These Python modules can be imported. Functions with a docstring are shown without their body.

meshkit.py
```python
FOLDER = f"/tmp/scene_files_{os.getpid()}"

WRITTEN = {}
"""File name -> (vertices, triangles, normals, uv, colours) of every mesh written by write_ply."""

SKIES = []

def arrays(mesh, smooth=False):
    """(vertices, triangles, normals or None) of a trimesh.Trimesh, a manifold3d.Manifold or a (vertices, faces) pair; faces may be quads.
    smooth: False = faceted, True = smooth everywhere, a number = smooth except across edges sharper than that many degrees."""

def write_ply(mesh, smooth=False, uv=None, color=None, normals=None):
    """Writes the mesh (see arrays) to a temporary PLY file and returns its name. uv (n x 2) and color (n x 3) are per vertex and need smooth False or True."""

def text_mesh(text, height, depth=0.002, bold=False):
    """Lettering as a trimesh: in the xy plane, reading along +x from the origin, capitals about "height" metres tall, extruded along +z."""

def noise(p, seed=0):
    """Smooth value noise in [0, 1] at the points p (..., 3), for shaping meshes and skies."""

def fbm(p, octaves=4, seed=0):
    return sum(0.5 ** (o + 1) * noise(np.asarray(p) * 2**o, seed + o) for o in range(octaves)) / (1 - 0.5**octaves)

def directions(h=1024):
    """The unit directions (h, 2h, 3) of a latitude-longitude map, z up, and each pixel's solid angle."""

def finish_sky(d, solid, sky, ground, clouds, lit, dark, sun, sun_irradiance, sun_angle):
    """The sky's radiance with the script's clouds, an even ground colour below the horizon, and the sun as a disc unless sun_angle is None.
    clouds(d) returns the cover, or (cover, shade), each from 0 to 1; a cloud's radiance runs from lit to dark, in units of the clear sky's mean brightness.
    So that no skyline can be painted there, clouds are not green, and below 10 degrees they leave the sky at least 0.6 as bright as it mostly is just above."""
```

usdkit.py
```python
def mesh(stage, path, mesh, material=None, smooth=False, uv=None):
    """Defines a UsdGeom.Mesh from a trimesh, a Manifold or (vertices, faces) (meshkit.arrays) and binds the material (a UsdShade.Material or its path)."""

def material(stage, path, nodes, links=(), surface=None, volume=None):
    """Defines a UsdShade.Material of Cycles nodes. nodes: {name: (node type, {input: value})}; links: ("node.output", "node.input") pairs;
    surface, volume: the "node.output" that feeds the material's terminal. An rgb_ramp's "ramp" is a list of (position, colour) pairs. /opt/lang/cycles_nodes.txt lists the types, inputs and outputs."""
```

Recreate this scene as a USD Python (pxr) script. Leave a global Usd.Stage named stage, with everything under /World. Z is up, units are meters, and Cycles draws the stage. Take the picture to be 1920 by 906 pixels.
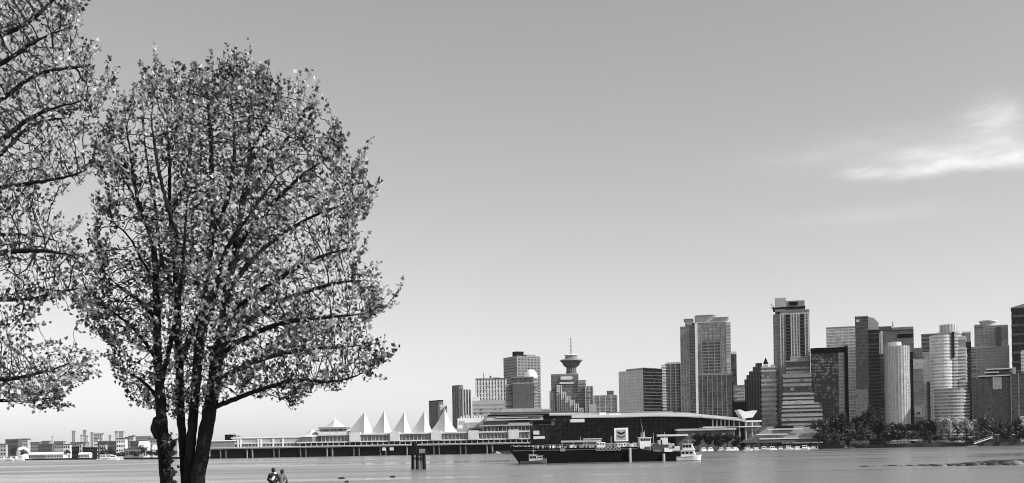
import math, random
import numpy as np
import trimesh
import manifold3d as m3
from scipy.spatial import cKDTree
import shapely.geometry as sg
import usdkit, meshkit
from pxr import Usd, UsdGeom, UsdLux, UsdShade, Gf, Sdf, Vt

stage = Usd.Stage.CreateInMemory()
UsdGeom.SetStageUpAxis(stage, 'Z')
UsdGeom.Xform.Define(stage, '/World')
UsdGeom.Scope.Define(stage, '/World/Looks')
rng = np.random.default_rng(7)
random.seed(7)

# ---------------------------------------------------------------- camera
F, CX, CY, W, HH = 2100.0, 960.0, 842.4, 1920.0, 906.0     # focal length and principal point in pixels of the photograph
ROLL = math.atan(0.018)
EYE = 5.2                                                   # metres above the water
cr, sr = math.cos(ROLL), math.sin(ROLL)
cam = UsdGeom.Camera.Define(stage, '/World/camera')
cam.AddTransformOp().Set(Gf.Matrix4d(cr, 0, -sr, 0, sr, 0, cr, 0, 0, -1, 0, 0, 0, 0, EYE, 1))
cam.CreateHorizontalApertureAttr(36.0)
cam.CreateVerticalApertureAttr(36.0 * HH / W)
cam.CreateFocalLengthAttr(36.0 * F / W)
cam.CreateVerticalApertureOffsetAttr(36.0 * (CY - HH / 2) / W)
cam.CreateClippingRangeAttr(Gf.Vec2f(0.1, 60000))
cam.CreateExposureAttr(0.64)

# ---------------------------------------------------------------- sky and sun
SUN_AZ, SUN_EL = math.radians(112), math.radians(38)        # clockwise from +y
SUN_I, SKY_S = 0.9, 0.15
sun_dir = np.array([math.sin(SUN_AZ) * math.cos(SUN_EL), math.cos(SUN_AZ) * math.cos(SUN_EL), math.sin(SUN_EL)])
sun = UsdLux.DistantLight.Define(stage, '/World/sun')
sun.CreateIntensityAttr(SUN_I)
sun.CreateNormalizeAttr(True)
sun.CreateAngleAttr(0.5)
sun.CreateColorAttr(Gf.Vec3f(1, 1, 1))                      # a black and white photograph
sun.AddTransformOp().Set(Gf.Matrix4d().SetRotate(Gf.Rotation(Gf.Vec3d(0, 0, 1), Gf.Vec3d(*map(float, sun_dir)))))


def ray(px, py):
    u, v = (px - CX) / F, (CY - py) / F
    return u * cr + v * sr, -u * sr + v * cr


def P(px, py, Y):
    a, b = ray(px, py)
    return np.array([a * Y, Y, EYE + b * Y])


def sky_material():
    dx, dz = ray(1790, 292)
    c = np.array([dx, 1, dz]) / math.sqrt(1 + dx * dx + dz * dz)
    right = np.cross(c, [0, 0, 1.0]); right /= np.linalg.norm(right)
    up = np.cross(right, c)
    n = {
        'tc': ('texture_coordinate', {}),
        'sky': ('sky_texture', {'sky_type': 'single_scattering', 'sun_disc': False, 'sun_elevation': SUN_EL, 'sun_rotation': math.atan2(sun_dir[0], sun_dir[1]), 'air_density': 1.0, 'aerosol_density': 1.2}),
        'sep': ('separate_color', {}),
        'g': ('gamma', {'gamma': 0.84}),
        # cloud coordinates: across and up from the cloud's heart, in radians
        'a': ('vector_math', {'math_type': 'dot_product', 'vector2': right}),
        'b': ('vector_math', {'math_type': 'dot_product', 'vector2': up}),
        'f': ('vector_math', {'math_type': 'dot_product', 'vector2': c}),
        'xy': ('combine_xyz', {}),
        'sc': ('vector_math', {'math_type': 'multiply', 'vector2': (14, 44, 1)}),
        'w': ('noise_texture', {'scale': 0.9, 'detail': 5.0, 'roughness': 0.55, 'distortion': 0.9}),
        'wc': ('vector_math', {'math_type': 'subtract', 'vector2': (0.5, 0.5, 0.5)}),
        'ws': ('vector_math', {'math_type': 'multiply', 'vector2': (0.06, 0.02, 0)}),
        'pq': ('vector_math', {'math_type': 'add'}),
        'front': ('math', {'math_type': 'greater_than', 'value2': 0.2}),
    }
    links = [('tc.generated', 'a.vector1'), ('tc.generated', 'b.vector1'), ('tc.generated', 'f.vector1'), ('f.value', 'front.value1'), ('a.value', 'xy.x'), ('b.value', 'xy.y'),
             ('xy.vector', 'sc.vector1'), ('sc.vector', 'w.vector'), ('w.color', 'wc.vector1'), ('wc.vector', 'ws.vector1'), ('xy.vector', 'pq.vector1'), ('ws.vector', 'pq.vector2'),
             ('sky.color', 'sep.color')]
    # wisps: (across, up, half width, half height, strength) in radians
    wisps = [(-0.012, -0.008, 0.045, 0.0046, 0.62), (0.05, -0.009, 0.045, 0.0055, 0.5), (-0.068, -0.006, 0.022, 0.005, 0.35), (-0.012, 0.001, 0.03, 0.008, 0.42), (0.03, 0.024, 0.018, 0.016, 0.5), (0.018, 0.004, 0.04, 0.007, 0.25),
             (0.0, 0.01, 0.11, 0.018, 0.17), (-0.07, -0.04, 0.06, 0.007, 0.16), (-0.1, 0.012, 0.05, 0.008, 0.1), (0.1, -0.003, 0.06, 0.008, 0.6)]
    prev = None
    for i, (x, y, rx, ry, s) in enumerate(wisps):
        n[f'd{i}'] = ('vector_math', {'math_type': 'subtract', 'vector2': (x, y, 0)})
        n[f'e{i}'] = ('vector_math', {'math_type': 'multiply', 'vector2': (1 / rx, 1 / ry, 0)})
        n[f'l{i}'] = ('vector_math', {'math_type': 'dot_product'})
        n[f'm{i}'] = ('math', {'math_type': 'multiply', 'value2': -1.0})
        n[f'x{i}'] = ('math', {'math_type': 'power', 'value1': 2.718})
        n[f's{i}'] = ('math', {'math_type': 'multiply', 'value2': s})
        links += [('pq.vector', f'd{i}.vector1'), (f'd{i}.vector', f'e{i}.vector1'), (f'e{i}.vector', f'l{i}.vector1'), (f'e{i}.vector', f'l{i}.vector2'), (f'l{i}.value', f'm{i}.value1'),
                  (f'm{i}.value', f'x{i}.value2'), (f'x{i}.value', f's{i}.value1')]
        if prev:
            n[f'p{i}'] = ('math', {'math_type': 'add'})
            links += [(prev, f'p{i}.value1'), (f's{i}.value', f'p{i}.value2')]
            prev = f'p{i}.value'
        else:
            prev = f's{i}.value'
    # fine streaks inside the cloud
    n['st'] = ('noise_texture', {'scale': 2.2, 'detail': 6.0, 'roughness': 0.6})
    n['sr'] = ('map_range', {'from_min': 0.3, 'from_max': 0.75, 'to_min': 0.6, 'to_max': 1.45})
    n['mul'] = ('math', {'math_type': 'multiply'})
    n['cl'] = ('math', {'math_type': 'multiply', 'use_clamp': True})
    n['bw'] = ('math', {'math_type': 'multiply_add', 'value2': 0.55, 'value3': 0.0})
    n['bw2'] = ('math', {'math_type': 'multiply_add', 'value2': 0.45})
    n['cc'] = ('combine_xyz', {})
    n['mixc'] = ('mix', {'color2': (CLOUD_L, CLOUD_L, CLOUD_L)})
    n['bg'] = ('background_shader', {'strength': SKY_S})
    links += [('sc.vector', 'st.vector'), ('st.fac', 'sr.value'), (prev, 'mul.value1'), ('sr.result', 'mul.value2'), ('mul.value', 'cl.value1'), ('front.value', 'cl.value2'),
              ('sep.g', 'bw.value1'), ('sep.r', 'bw2.value1'), ('bw.value', 'bw2.value3'),
              ('bw2.value', 'cc.x'), ('bw2.value', 'cc.y'), ('bw2.value', 'cc.z'), ('cc.vector', 'g.color'), ('g.color', 'mixc.color1'), ('cl.value', 'mixc.fac'), ('mixc.color', 'bg.color')]
    return usdkit.material(stage, '/World/Looks/sky', n, links, surface='bg.background')


CLOUD_L = 4.05
dome = UsdLux.DomeLight.Define(stage, '/World/sky')
dome.CreateIntensityAttr(1.0)
UsdShade.MaterialBindingAPI.Apply(dome.GetPrim()).Bind(sky_material())
dome.GetPrim().SetCustomDataByKey('kind', 'structure')

# ---------------------------------------------------------------- helpers
taken = {}


def child_path(parent, name):
    base = parent or '/World'
    k = taken.get((base, name), 0)
    taken[(base, name)] = k + 1
    return f'{base}/{name}' if k == 0 else f'{base}/{name}_{k:03d}'


def tag(prim, label=None, cat=None, group=None, kind=None):
    for key, val in (('label', label), ('category', cat), ('group', group), ('kind', kind)):
        if val:
            prim.SetCustomDataByKey(key, val)
    return prim


class Thing:
    def __init__(self, name, label, cat, origin=(0, 0, 0), group=None):
        self.path, self.o = child_path(None, name), np.array(origin, float)
        x = UsdGeom.Xform.Define(stage, self.path)
        x.AddTranslateOp().Set(Gf.Vec3d(*map(float, self.o)))
        tag(x.GetPrim(), label, cat, group)

    def copy(self, label, origin, rotz=0.0, group=None, scale=1.0):
        t = Thing.__new__(Thing)
        t.path, t.o = child_path(None, self.path.split('/')[-1]), np.array(origin, float)
        x = UsdGeom.Xform.Define(stage, t.path)
        x.GetPrim().GetReferences().AddInternalReference(self.path)
        x.GetPrim().SetInstanceable(True)
        x.ClearXformOpOrder()
        x.AddTransformOp(opSuffix='place').Set(Gf.Matrix4d().SetScale(scale) * Gf.Matrix4d().SetRotate(Gf.Rotation(Gf.Vec3d(0, 0, 1), math.degrees(rotz))) * Gf.Matrix4d().SetTranslate(Gf.Vec3d(*map(float, t.o))))
        was = stage.GetPrimAtPath(self.path).GetCustomData()
        tag(x.GetPrim(), label, was['category'], group or was.get('group'))
        return t


def build(name, mesh, mat, parent=None, smooth=False, label=None, cat=None, group=None, kind=None):
    """ONE Mesh prim, under a Thing, under a part's path, or under /World; mesh is in world coordinates."""
    if isinstance(mesh, MB):
        mesh = mesh.mesh()
    v, f = np.array(mesh.vertices), np.array(mesh.faces)
    if isinstance(parent, Thing):
        base, o = parent.path, parent.o
    elif isinstance(parent, tuple):
        base, o = parent
    else:
        base, o = None, np.zeros(3)
    path = child_path(base, name)
    g = usdkit.mesh(stage, path, trimesh.Trimesh(v - o, f, process=False), mat, smooth=smooth)
    tag(g.GetPrim(), label, cat, group, kind)
    return (path, o)


BOXF = np.array([[0, 3, 2], [0, 2, 1], [4, 5, 6], [4, 6, 7], [0, 1, 5], [0, 5, 4], [1, 2, 6], [1, 6, 5], [2, 3, 7], [2, 7, 6], [3, 0, 4], [3, 4, 7]])


class MB:
    def __init__(self):
        self.v, self.f, self.n = [], [], 0

    def add(self, v, f):
        v = np.asarray(v, float)
        self.v.append(v)
        self.f.append(np.asarray(f, int) + self.n)
        self.n += len(v)
        return self

    def box(self, x0, x1, y0, y1, z0, z1):
        return self.add([(x0, y0, z0), (x1, y0, z0), (x1, y1, z0), (x0, y1, z0), (x0, y0, z1), (x1, y0, z1), (x1, y1, z1), (x0, y1, z1)], BOXF)

    def obox(self, c, u, hu, hv, z0, z1):
        u = np.asarray(u, float); w = np.array([-u[1], u[0]])
        q = [np.asarray(c) + s * hu * u + t * hv * w for s, t in ((-1, -1), (1, -1), (1, 1), (-1, 1))]
        return self.add([(*p, z0) for p in q] + [(*p, z1) for p in q], BOXF)

    def bar(self, a, b, r, r2=None):
        return self.tube([a, b], [r, r2 if r2 is not None else r], 6)

    def tube(self, pts, radii, sides=6, cap=True):
        p = np.asarray(pts, float); r = np.broadcast_to(radii, (len(p),))
        t = np.gradient(p, axis=0); t /= np.linalg.norm(t, axis=1, keepdims=True) + 1e-12
        ref = np.array([0.31, 0.95, 0.05]) if abs(t[0][2]) > 0.7 else np.array([0, 0, 1.0])
        a = np.cross(t, ref); a /= np.linalg.norm(a, axis=1, keepdims=True) + 1e-12
        b = np.cross(t, a); ang = np.arange(sides) * 2 * np.pi / sides
        v = p[:, None] + r[:, None, None] * (np.cos(ang)[None, :, None] * a[:, None] + np.sin(ang)[None, :, None] * b[:, None])
        i, j = np.meshgrid(np.arange(len(p) - 1), np.arange(sides), indexing='ij'); k = (j + 1) % sides
        q = np.stack([i * sides + j, (i + 1) * sides + j, (i + 1) * sides + k, i * sides + k], -1).reshape(-1, 4)
        f = np.vstack([q[:, [0, 1, 2]], q[:, [0, 2, 3]]]); v = v.reshape(-1, 3)
        if cap:
            n = len(v); v = np.vstack([v, p[0], p[-1]]); e = (len(p) - 1) * sides
            f = np.vstack([f, [(n, j, (j + 1) % sides) for j in range(sides)], [(n + 1, e + (j + 1) % sides, e + j) for j in range(sides)]])
        return self.add(v, f)

    def lathe(self, c, profile, sides=20):
        """profile: (radius, z) from bottom to top, closed at both ends."""
        pr = [(0.0, profile[0][1])] + list(profile) + [(0.0, profile[-1][1])]
        ang = np.arange(sides) * 2 * np.pi / sides
        v = np.array([(c[0] + r * math.cos(a), c[1] + r * math.sin(a), z) for r, z in pr for a in ang])
        f = []
        for i in range(len(pr) - 1):
            for j in range(sides):
                k = (j + 1) % sides
                f += [(i * sides + j, i * sides + k, (i + 1) * sides + k), (i * sides + j, (i + 1) * sides + k, (i + 1) * sides + j)]
        return self.add(v, f)

    def prism(self, poly, z0, z1):
        m = trimesh.creation.extrude_polygon(sg.Polygon(poly), z1 - z0, engine='earcut')
        return self.add(m.vertices + [0, 0, z0], m.faces)

    def side_prism(self, poly, y0, y1):
        """poly in the xz plane, extruded from y0 to y1."""
        m = trimesh.creation.extrude_polygon(sg.Polygon(poly), y1 - y0, engine='earcut')
        v = m.vertices
        return self.add(np.c_[v[:, 0], y1 - v[:, 2], v[:, 1]], m.faces)

    def mesh(self):
        return trimesh.Trimesh(np.vstack(self.v), np.vstack(self.f), process=False)


# ---------------------------------------------------------------- materials
def g3(v):
    return (v, v, v)


MATS = {}


def plain(name, v, rough=0.7, var=0.25, scale=0.6, spec=0.3, metallic=0.0, stretch=(1, 1, 1), bump=0.0, bscale=None):
    """a grey with mottling, optional relief."""
    n = {'geo': ('geometry', {}), 'map': ('mapping', {'scale': stretch}), 'no': ('noise_texture', {'scale': scale, 'detail': 5.0, 'roughness': 0.6}),
         'r': ('rgb_ramp', {'ramp': [(0.25, g3(v * (1 - var))), (0.5, g3(v)), (0.75, g3(min(v * (1 + var), 0.95)))]}),
         'p': ('principled_bsdf', {'roughness': rough, 'specular_ior_level': spec, 'metallic': metallic})}
    l = [('geo.position', 'map.vector'), ('map.vector', 'no.vector'), ('no.fac', 'r.fac'), ('r.color', 'p.base_color')]
    if bump:
        n['bn'] = ('noise_texture', {'scale': bscale or scale * 4, 'detail': 6.0, 'roughness': 0.65})
        n['bp'] = ('bump', {'strength': 1.0, 'distance': bump})
        l += [('map.vector', 'bn.vector'), ('bn.fac', 'bp.height'), ('bp.normal', 'p.normal')]
    MATS[name] = usdkit.material(stage, f'/World/Looks/{name}', n, l, surface='p.BSDF')
    return MATS[name]


def glass(name, lo, hi, rough=0.12, spec=0.5, cell=(2.6, 2.6, 3.6), bias=0.5, metallic=0.0, top=None):
    """a curtain wall: each pane its own tone (blinds, rooms), broad cloud reflections in the colour, panes slightly out of true."""
    n = {'geo': ('geometry', {}), 'dv': ('vector_math', {'math_type': 'divide', 'vector2': cell}), 'fl': ('vector_math', {'math_type': 'floor'}),
         'wn': ('white_noise_texture', {'dimensions': '3D'}),
         'big': ('noise_texture', {'scale': 0.035, 'detail': 3.0}), 'ad': ('math', {'math_type': 'multiply_add', 'value2': 0.75, 'value3': 0.0}), 'ad2': ('math', {'math_type': 'multiply_add', 'value2': 0.3}),  # broad noise puts soft cloud reflections into the pane colour
         'r': ('rgb_ramp', {'ramp': [(0.0, g3(lo)), (bias, g3(lo + 0.3 * (hi - lo))), (0.8, g3(hi)), (1.0, g3(top or hi * 1.3))]}),
         'nc': ('vector_math', {'math_type': 'subtract', 'vector2': (0.5, 0.5, 0.5)}), 'ns': ('vector_math', {'math_type': 'scale', 'scale': 0.06}),
         'nn': ('vector_math', {'math_type': 'add'}), 'nz': ('vector_math', {'math_type': 'normalize'}),
         'p': ('principled_bsdf', {'roughness': rough, 'specular_ior_level': spec, 'metallic': metallic, 'ior': 1.5})}
    l = [('geo.position', 'dv.vector1'), ('dv.vector', 'fl.vector1'), ('fl.vector', 'wn.vector'), ('geo.position', 'big.vector'), ('wn.value', 'ad.value1'), ('big.fac', 'ad2.value1'), ('ad.value', 'ad2.value3'),
         ('ad2.value', 'r.fac'), ('r.color', 'p.base_color'),
         ('wn.color', 'nc.vector1'), ('nc.vector', 'ns.vector1'), ('geo.normal', 'nn.vector1'), ('ns.vector', 'nn.vector2'), ('nn.vector', 'nz.vector1'), ('nz.vector', 'p.normal')]
    MATS[name] = usdkit.material(stage, f'/World/Looks/{name}', n, l, surface='p.BSDF')
    return MATS[name]


white = plain('white_paint', 0.78, 0.5, 0.08, 0.3)
pale = plain('pale_concrete', 0.6, 0.8, 0.15, 0.12)
lightgrey = plain('light_grey_concrete', 0.38, 0.8, 0.15, 0.12)
midgrey = plain('grey_concrete', 0.22, 0.8, 0.2, 0.12)
darkgrey = plain('dark_grey_cladding', 0.09, 0.7, 0.2, 0.12)
black = plain('black_steel', 0.006, 0.6, 0.3, 0.5, spec=0.06)
tarred = plain('tarred_timber', 0.014, 0.85, 0.5, 1.2, spec=0.08, stretch=(1, 1, 0.2))
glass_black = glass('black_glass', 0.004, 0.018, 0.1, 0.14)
glass_dark = glass('dark_glass', 0.01, 0.055, 0.08, 0.5)
glass_mid = glass('grey_glass', 0.06, 0.17, 0.1, 0.9)
glass_light = glass('light_glass', 0.26, 0.46, 0.12, 0.8)
glass_sky_toned = glass('sky_toned_glass', 0.3, 0.325, 0.22, metallic=0.5)  # pale base colour carries the bright sky reflection of one face
glass_dots = glass('office_glass', 0.012, 0.04, 0.14, 0.3, cell=(2.8, 2.8, 3.8), bias=0.72, top=0.5)
fabric = usdkit.material(stage, '/World/Looks/sail_fabric', {'d': ('diffuse_bsdf', {'color': g3(0.62)}), 't': ('translucent_bsdf', {'color': g3(0.5)}), 'm': ('mix_closure', {'fac': 0.05})},
                         [('d.BSDF', 'm.closure1'), ('t.BSDF', 'm.closure2')], surface='m.closure')
bark = plain('bark', 0.022, 0.9, 0.6, 5.0, 0.08, stretch=(1, 1, 0.25), bump=0.03, bscale=14)
grass_m = plain('lawn', 0.1, 0.95, 0.4, 3.0, 0.1, bump=0.03)
earth = plain('earth', 0.12, 0.95, 0.3, 0.05, 0.1)
rock_m = plain('wet_rock', 0.016, 0.6, 0.6, 1.5, 0.4, bump=0.1)
riprap = plain('shore_stone', 0.05, 0.9, 0.6, 0.35, 0.2)
skin = plain('skin', 0.45, 0.6, 0.06, 8)
hair_m = plain('dark_hair', 0.012, 0.6, 0.3, 40)
cloth_dark = plain('dark_cloth', 0.02, 0.9, 0.3, 12)
cloth_grey = plain('grey_cloth', 0.18, 0.9, 0.2, 12)
cloth_pale = plain('pale_cloth', 0.7, 0.9, 0.1, 12)


def leaf_mat(name, lo, hi, tr):
    n = {'geo': ('attribute', {'attribute': 'tone'}), 'r': ('rgb_ramp', {'ramp': [(0.0, g3(lo)), (0.46, g3(lo + 0.14 * (hi - lo))), (0.7, g3(lo + 0.78 * (hi - lo))), (1.0, g3(hi))]}),
         'p': ('principled_bsdf', {'roughness': 0.5, 'specular_ior_level': 0.3}), 't': ('translucent_bsdf', {}), 'm': ('mix_closure', {'fac': tr})}
    return usdkit.material(stage, f'/World/Looks/{name}', n, [('geo.fac', 'r.fac'), ('r.color', 'p.base_color'), ('r.color', 't.color'), ('p.BSDF', 'm.closure1'), ('t.BSDF', 'm.closure2')], surface='m.closure')


leaf_young = leaf_mat('young_leaves', 0.012, 0.66, 0.3)
leaf_dark = leaf_mat('dark_leaves', 0.008, 0.06, 0.15)
leaf_mid = leaf_mat('green_leaves', 0.02, 0.16, 0.2)
leaf_pale = leaf_mat('blossom', 0.15, 0.75, 0.35)


def water_material():
    n = {'geo': ('geometry', {}), 'm1': ('mapping', {'scale': (0.003, 0.011, 0)}), 'n1': ('noise_texture', {'scale': 1.0, 'detail': 5.0, 'roughness': 0.6, 'distortion': 0.6}),
         'm2': ('mapping', {'scale': (0.3, 0.9, 0)}), 'n2': ('noise_texture', {'scale': 1.0, 'detail': 3.0}),
         'rr': ('map_range', {'from_min': 0.32, 'from_max': 0.68, 'to_min': 0.05, 'to_max': 0.42}),
         'hh': ('map_range', {'from_min': 0.32, 'from_max': 0.68, 'to_min': 0.15, 'to_max': 1.5}), 'hm': ('math', {'math_type': 'multiply'}),
         'b2': ('bump', {'strength': 1.0, 'distance': 0.15}),
         'p': ('principled_bsdf', {'base_color': g3(0.125), 'ior': 1.33, 'specular_ior_level': 0.5})}
    l = [('geo.position', 'm1.vector'), ('m1.vector', 'n1.vector'), ('geo.position', 'm2.vector'), ('m2.vector', 'n2.vector'), ('n1.fac', 'rr.value'), ('rr.result', 'p.roughness'),
         ('n1.fac', 'hh.value'), ('n2.fac', 'hm.value1'), ('hh.result', 'hm.value2'), ('hm.value', 'b2.height'), ('b2.normal', 'p.normal')]
    return usdkit.material(stage, '/World/Looks/water', n, l, surface='p.BSDF')


# ---------------------------------------------------------------- ground and water
def sheet(xs, ys, zf):
    X, Y = np.meshgrid(xs, ys)
    v = np.c_[X.ravel(), Y.ravel(), zf(X, Y).ravel()]
    nx = len(xs); i, j = np.meshgrid(np.arange(len(ys) - 1), np.arange(nx - 1), indexing='ij')
    q = np.stack([i * nx + j, i * nx + j + 1, (i + 1) * nx + j + 1, (i + 1) * nx + j], -1).reshape(-1, 4)
    return trimesh.Trimesh(v, np.vstack([q[:, [0, 1, 2]], q[:, [0, 2, 3]]]), process=False)


build('water', sheet(np.linspace(-12000, 12000, 13), np.array([-400, 0, 100, 300, 600, 1200, 2500, 5000, 9000, 14000.]), lambda X, Y: 0 * X), water_material(), kind='structure')


def lawn_z(X, Y):
    t = np.clip((Y - np.interp(X, [-8, 15], [58, 40])) / 9, 0, 1)
    return 3.45 * (1 - t * t * (3 - 2 * t)) - 1.2 * t + 0.06 * (meshkit.noise(np.stack([X * 0.3, Y * 0.3, 0 * X], -1), 3) - 0.5) * (1 - t)


build('lawn', sheet(np.linspace(-70, 70, 71), np.concatenate([np.linspace(-60, 36, 34), np.linspace(37, 70, 46)]), lawn_z), grass_m, kind='structure', smooth=True)

# land under the city and under the far shore: low slabs with a sloped stone edge
def leaf_tones(made, per, seed):
    """a tone of its own for every leaf of a crown."""
    g = UsdGeom.Mesh.Get(stage, made[0]); n = len(g.GetPointsAttr().Get())
    p = np.array(g.GetPointsAttr().Get())[::per]; k = meshkit.fbm(p / max(0.35, 0.045 * np.ptp(p[:, 2])), 2, seed)
    t = np.random.default_rng(seed).random(len(p)) * 0.55 + np.clip((k - 0.32) / 0.34, 0, 1) * 0.45       # random leaf tones; dark and pale clumps painted as shaded and sunlit sprays
    t = np.repeat(t, per)[:n].astype(np.float32)
    UsdGeom.PrimvarsAPI(g).CreatePrimvar('tone', Sdf.ValueTypeNames.FloatArray, 'vertex').Set(Vt.FloatArray.FromNumpy(t))


def land(name, poly, z, m=earth):
    mb = MB().prism(poly, -2, z)
    return build(name, mb, m, kind='structure')


CITY_Z = 3.0
X1 = lambda px, Y: ray(px, 800)[0] * Y
land('city_ground', [(X1(905, 1500), 1500), (X1(1060, 1190), 1190), (X1(1380, 1150), 1150), (X1(1400, 1112), 1112), (X1(1600, 1104), 1104), (X1(1760, 1090), 1090), (X1(2100, 1080), 1080), (2600, 1080), (2600, 4200), (X1(905, 1500) - 120, 4200)], CITY_Z)
land('far_shore', [(X1(385, 1560), 1560), (X1(470, 1600), 1600), (X1(620, 1600), 1600), (X1(700, 3200), 3200), (400, 9000), (-6500, 9000), (X1(-120, 2900), 2900), (X1(40, 2700), 2700), (X1(200, 2000), 2000)], 2.2)

# ---------------------------------------------------------------- buildings
CUR = 0.0                                                   # the building line of the tower being built faces the viewer's side of the harbour


def lat_depth(px, Y, py=750):
    n = math.sqrt(1 + CUR * CUR); t = ray(px, py)[0]; D = Y * n
    return D * (t - CUR) / (1 + CUR * t), D


def loc2w(v):
    v = np.asarray(v, float); n = math.sqrt(1 + CUR * CUR); u, f = np.array([1, -CUR]) / n, np.array([CUR, 1]) / n
    xy = v[:, :1] * u + v[:, 1:2] * f
    return np.c_[xy, v[:, 2]]


def turn(mb):
    m = mb.mesh()
    return MB().add(loc2w(m.vertices), m.faces)


def vbox(x0, x1, Ya, Yb, z0, z1):
    (a, D), (b, _) = lat_depth(x0, Ya), lat_depth(x1, Ya)
    return turn(MB().box(a, b, D, D + (Yb - Ya), z0, z1))


def vside(poly, Ya, Yb):
    D = lat_depth(poly[0][0], Ya)[1]
    return turn(MB().side_prism([(lat_depth(px, Ya)[0], z) for px, z in poly], D, D + (Yb - Ya)))


class Block:
    """A rectangular block whose three nearest upright edges are seen at the photograph's columns xl, xc, xr (xc None: it faces the viewer)."""
    def __init__(self, xl, xc, xr, top, Y, a=45, depth=None, py=None):
        py = py or (top + 800) / 2
        tl, tr = ray(xl, py)[0], ray(xr, py)[0]
        if xc is None:
            (l0, D), (l1, _) = lat_depth(xl, Y, py), lat_depth(xr, Y, py)
            d = depth or 0.6 * (l1 - l0)
            self.hu, self.hv = (l1 - l0) / 2, d / 2
            n = math.sqrt(1 + CUR * CUR); self.u = np.array([1, -CUR]) / n
            self.c = loc2w([[(l0 + l1) / 2, D + d / 2, 0]])[0][:2]
        else:
            tc = ray(xc, py)[0]; a = math.radians(a); ca, sa = math.cos(a), math.sin(a)
            C = np.array([tc * Y, Y])
            s1 = (C[0] - tl * C[1]) / (ca + tl * sa)
            s2 = (tr * C[1] - C[0]) / (sa - tr * ca)
            assert s1 > 0 and s2 > 0, (xl, xc, xr, s1, s2)
            dl, dr = np.array([-ca, sa]), np.array([sa, ca])
            self.u, self.hu, self.hv = -dl, s1 / 2, s2 / 2     # front left face runs along u
            self.c = C + dl * s1 / 2 + dr * s2 / 2
        self.z1 = P((xl + xr) / 2 if xc is None else xc, top, Y)[2]
        self.Y, self.z0 = Y, CITY_Z

    def body(self, grow=0.0, z0=None, z1=None):
        return MB().obox(self.c, self.u, self.hu + grow, self.hv + grow, self.z0 if z0 is None else z0, self.z1 if z1 is None else z1)


def bands_of(b, pitch, h, proud, z0=None, z1=None):
    mb = MB(); z = (b.z0 if z0 is None else z0) + pitch * 0.6
    r_ = np.random.default_rng(int(abs(b.c[0]) * 13 + b.z1 * 7) % 99991)
    while z < (z1 or b.z1) - h:
        hh = h * r_.uniform(0.7, 1.15)
        if r_.random() > 0.05:
            mb.obox(b.c, b.u, b.hu + proud * r_.uniform(0.75, 1.2), b.hv + proud * r_.uniform(0.75, 1.2), z, z + hh)
        z += pitch
    v = np.array([-b.u[1], b.u[0]])
    if proud >= 0.2:                                       # odd balconies, bays and vents on the near face
        for _ in range(int(b.hu * (b.z1 - b.z0) / 60)):
            lat = r_.uniform(-0.92, 0.92) * b.hu; zz0 = b.z0 + pitch * (0.6 + r_.integers(0, max(1, int((b.z1 - b.z0) / pitch) - 1)))
            w_ = r_.uniform(0.7, 2.4)
            if abs(lat) + w_ < b.hu and zz0 + h * 1.3 < b.z1:
                mb.obox(b.c + b.u * lat - v * (b.hv + 0.3), b.u, w_, 0.5 + proud, zz0 + 0.05, zz0 + h * r_.uniform(0.5, 1.25))
    return mb


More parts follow.
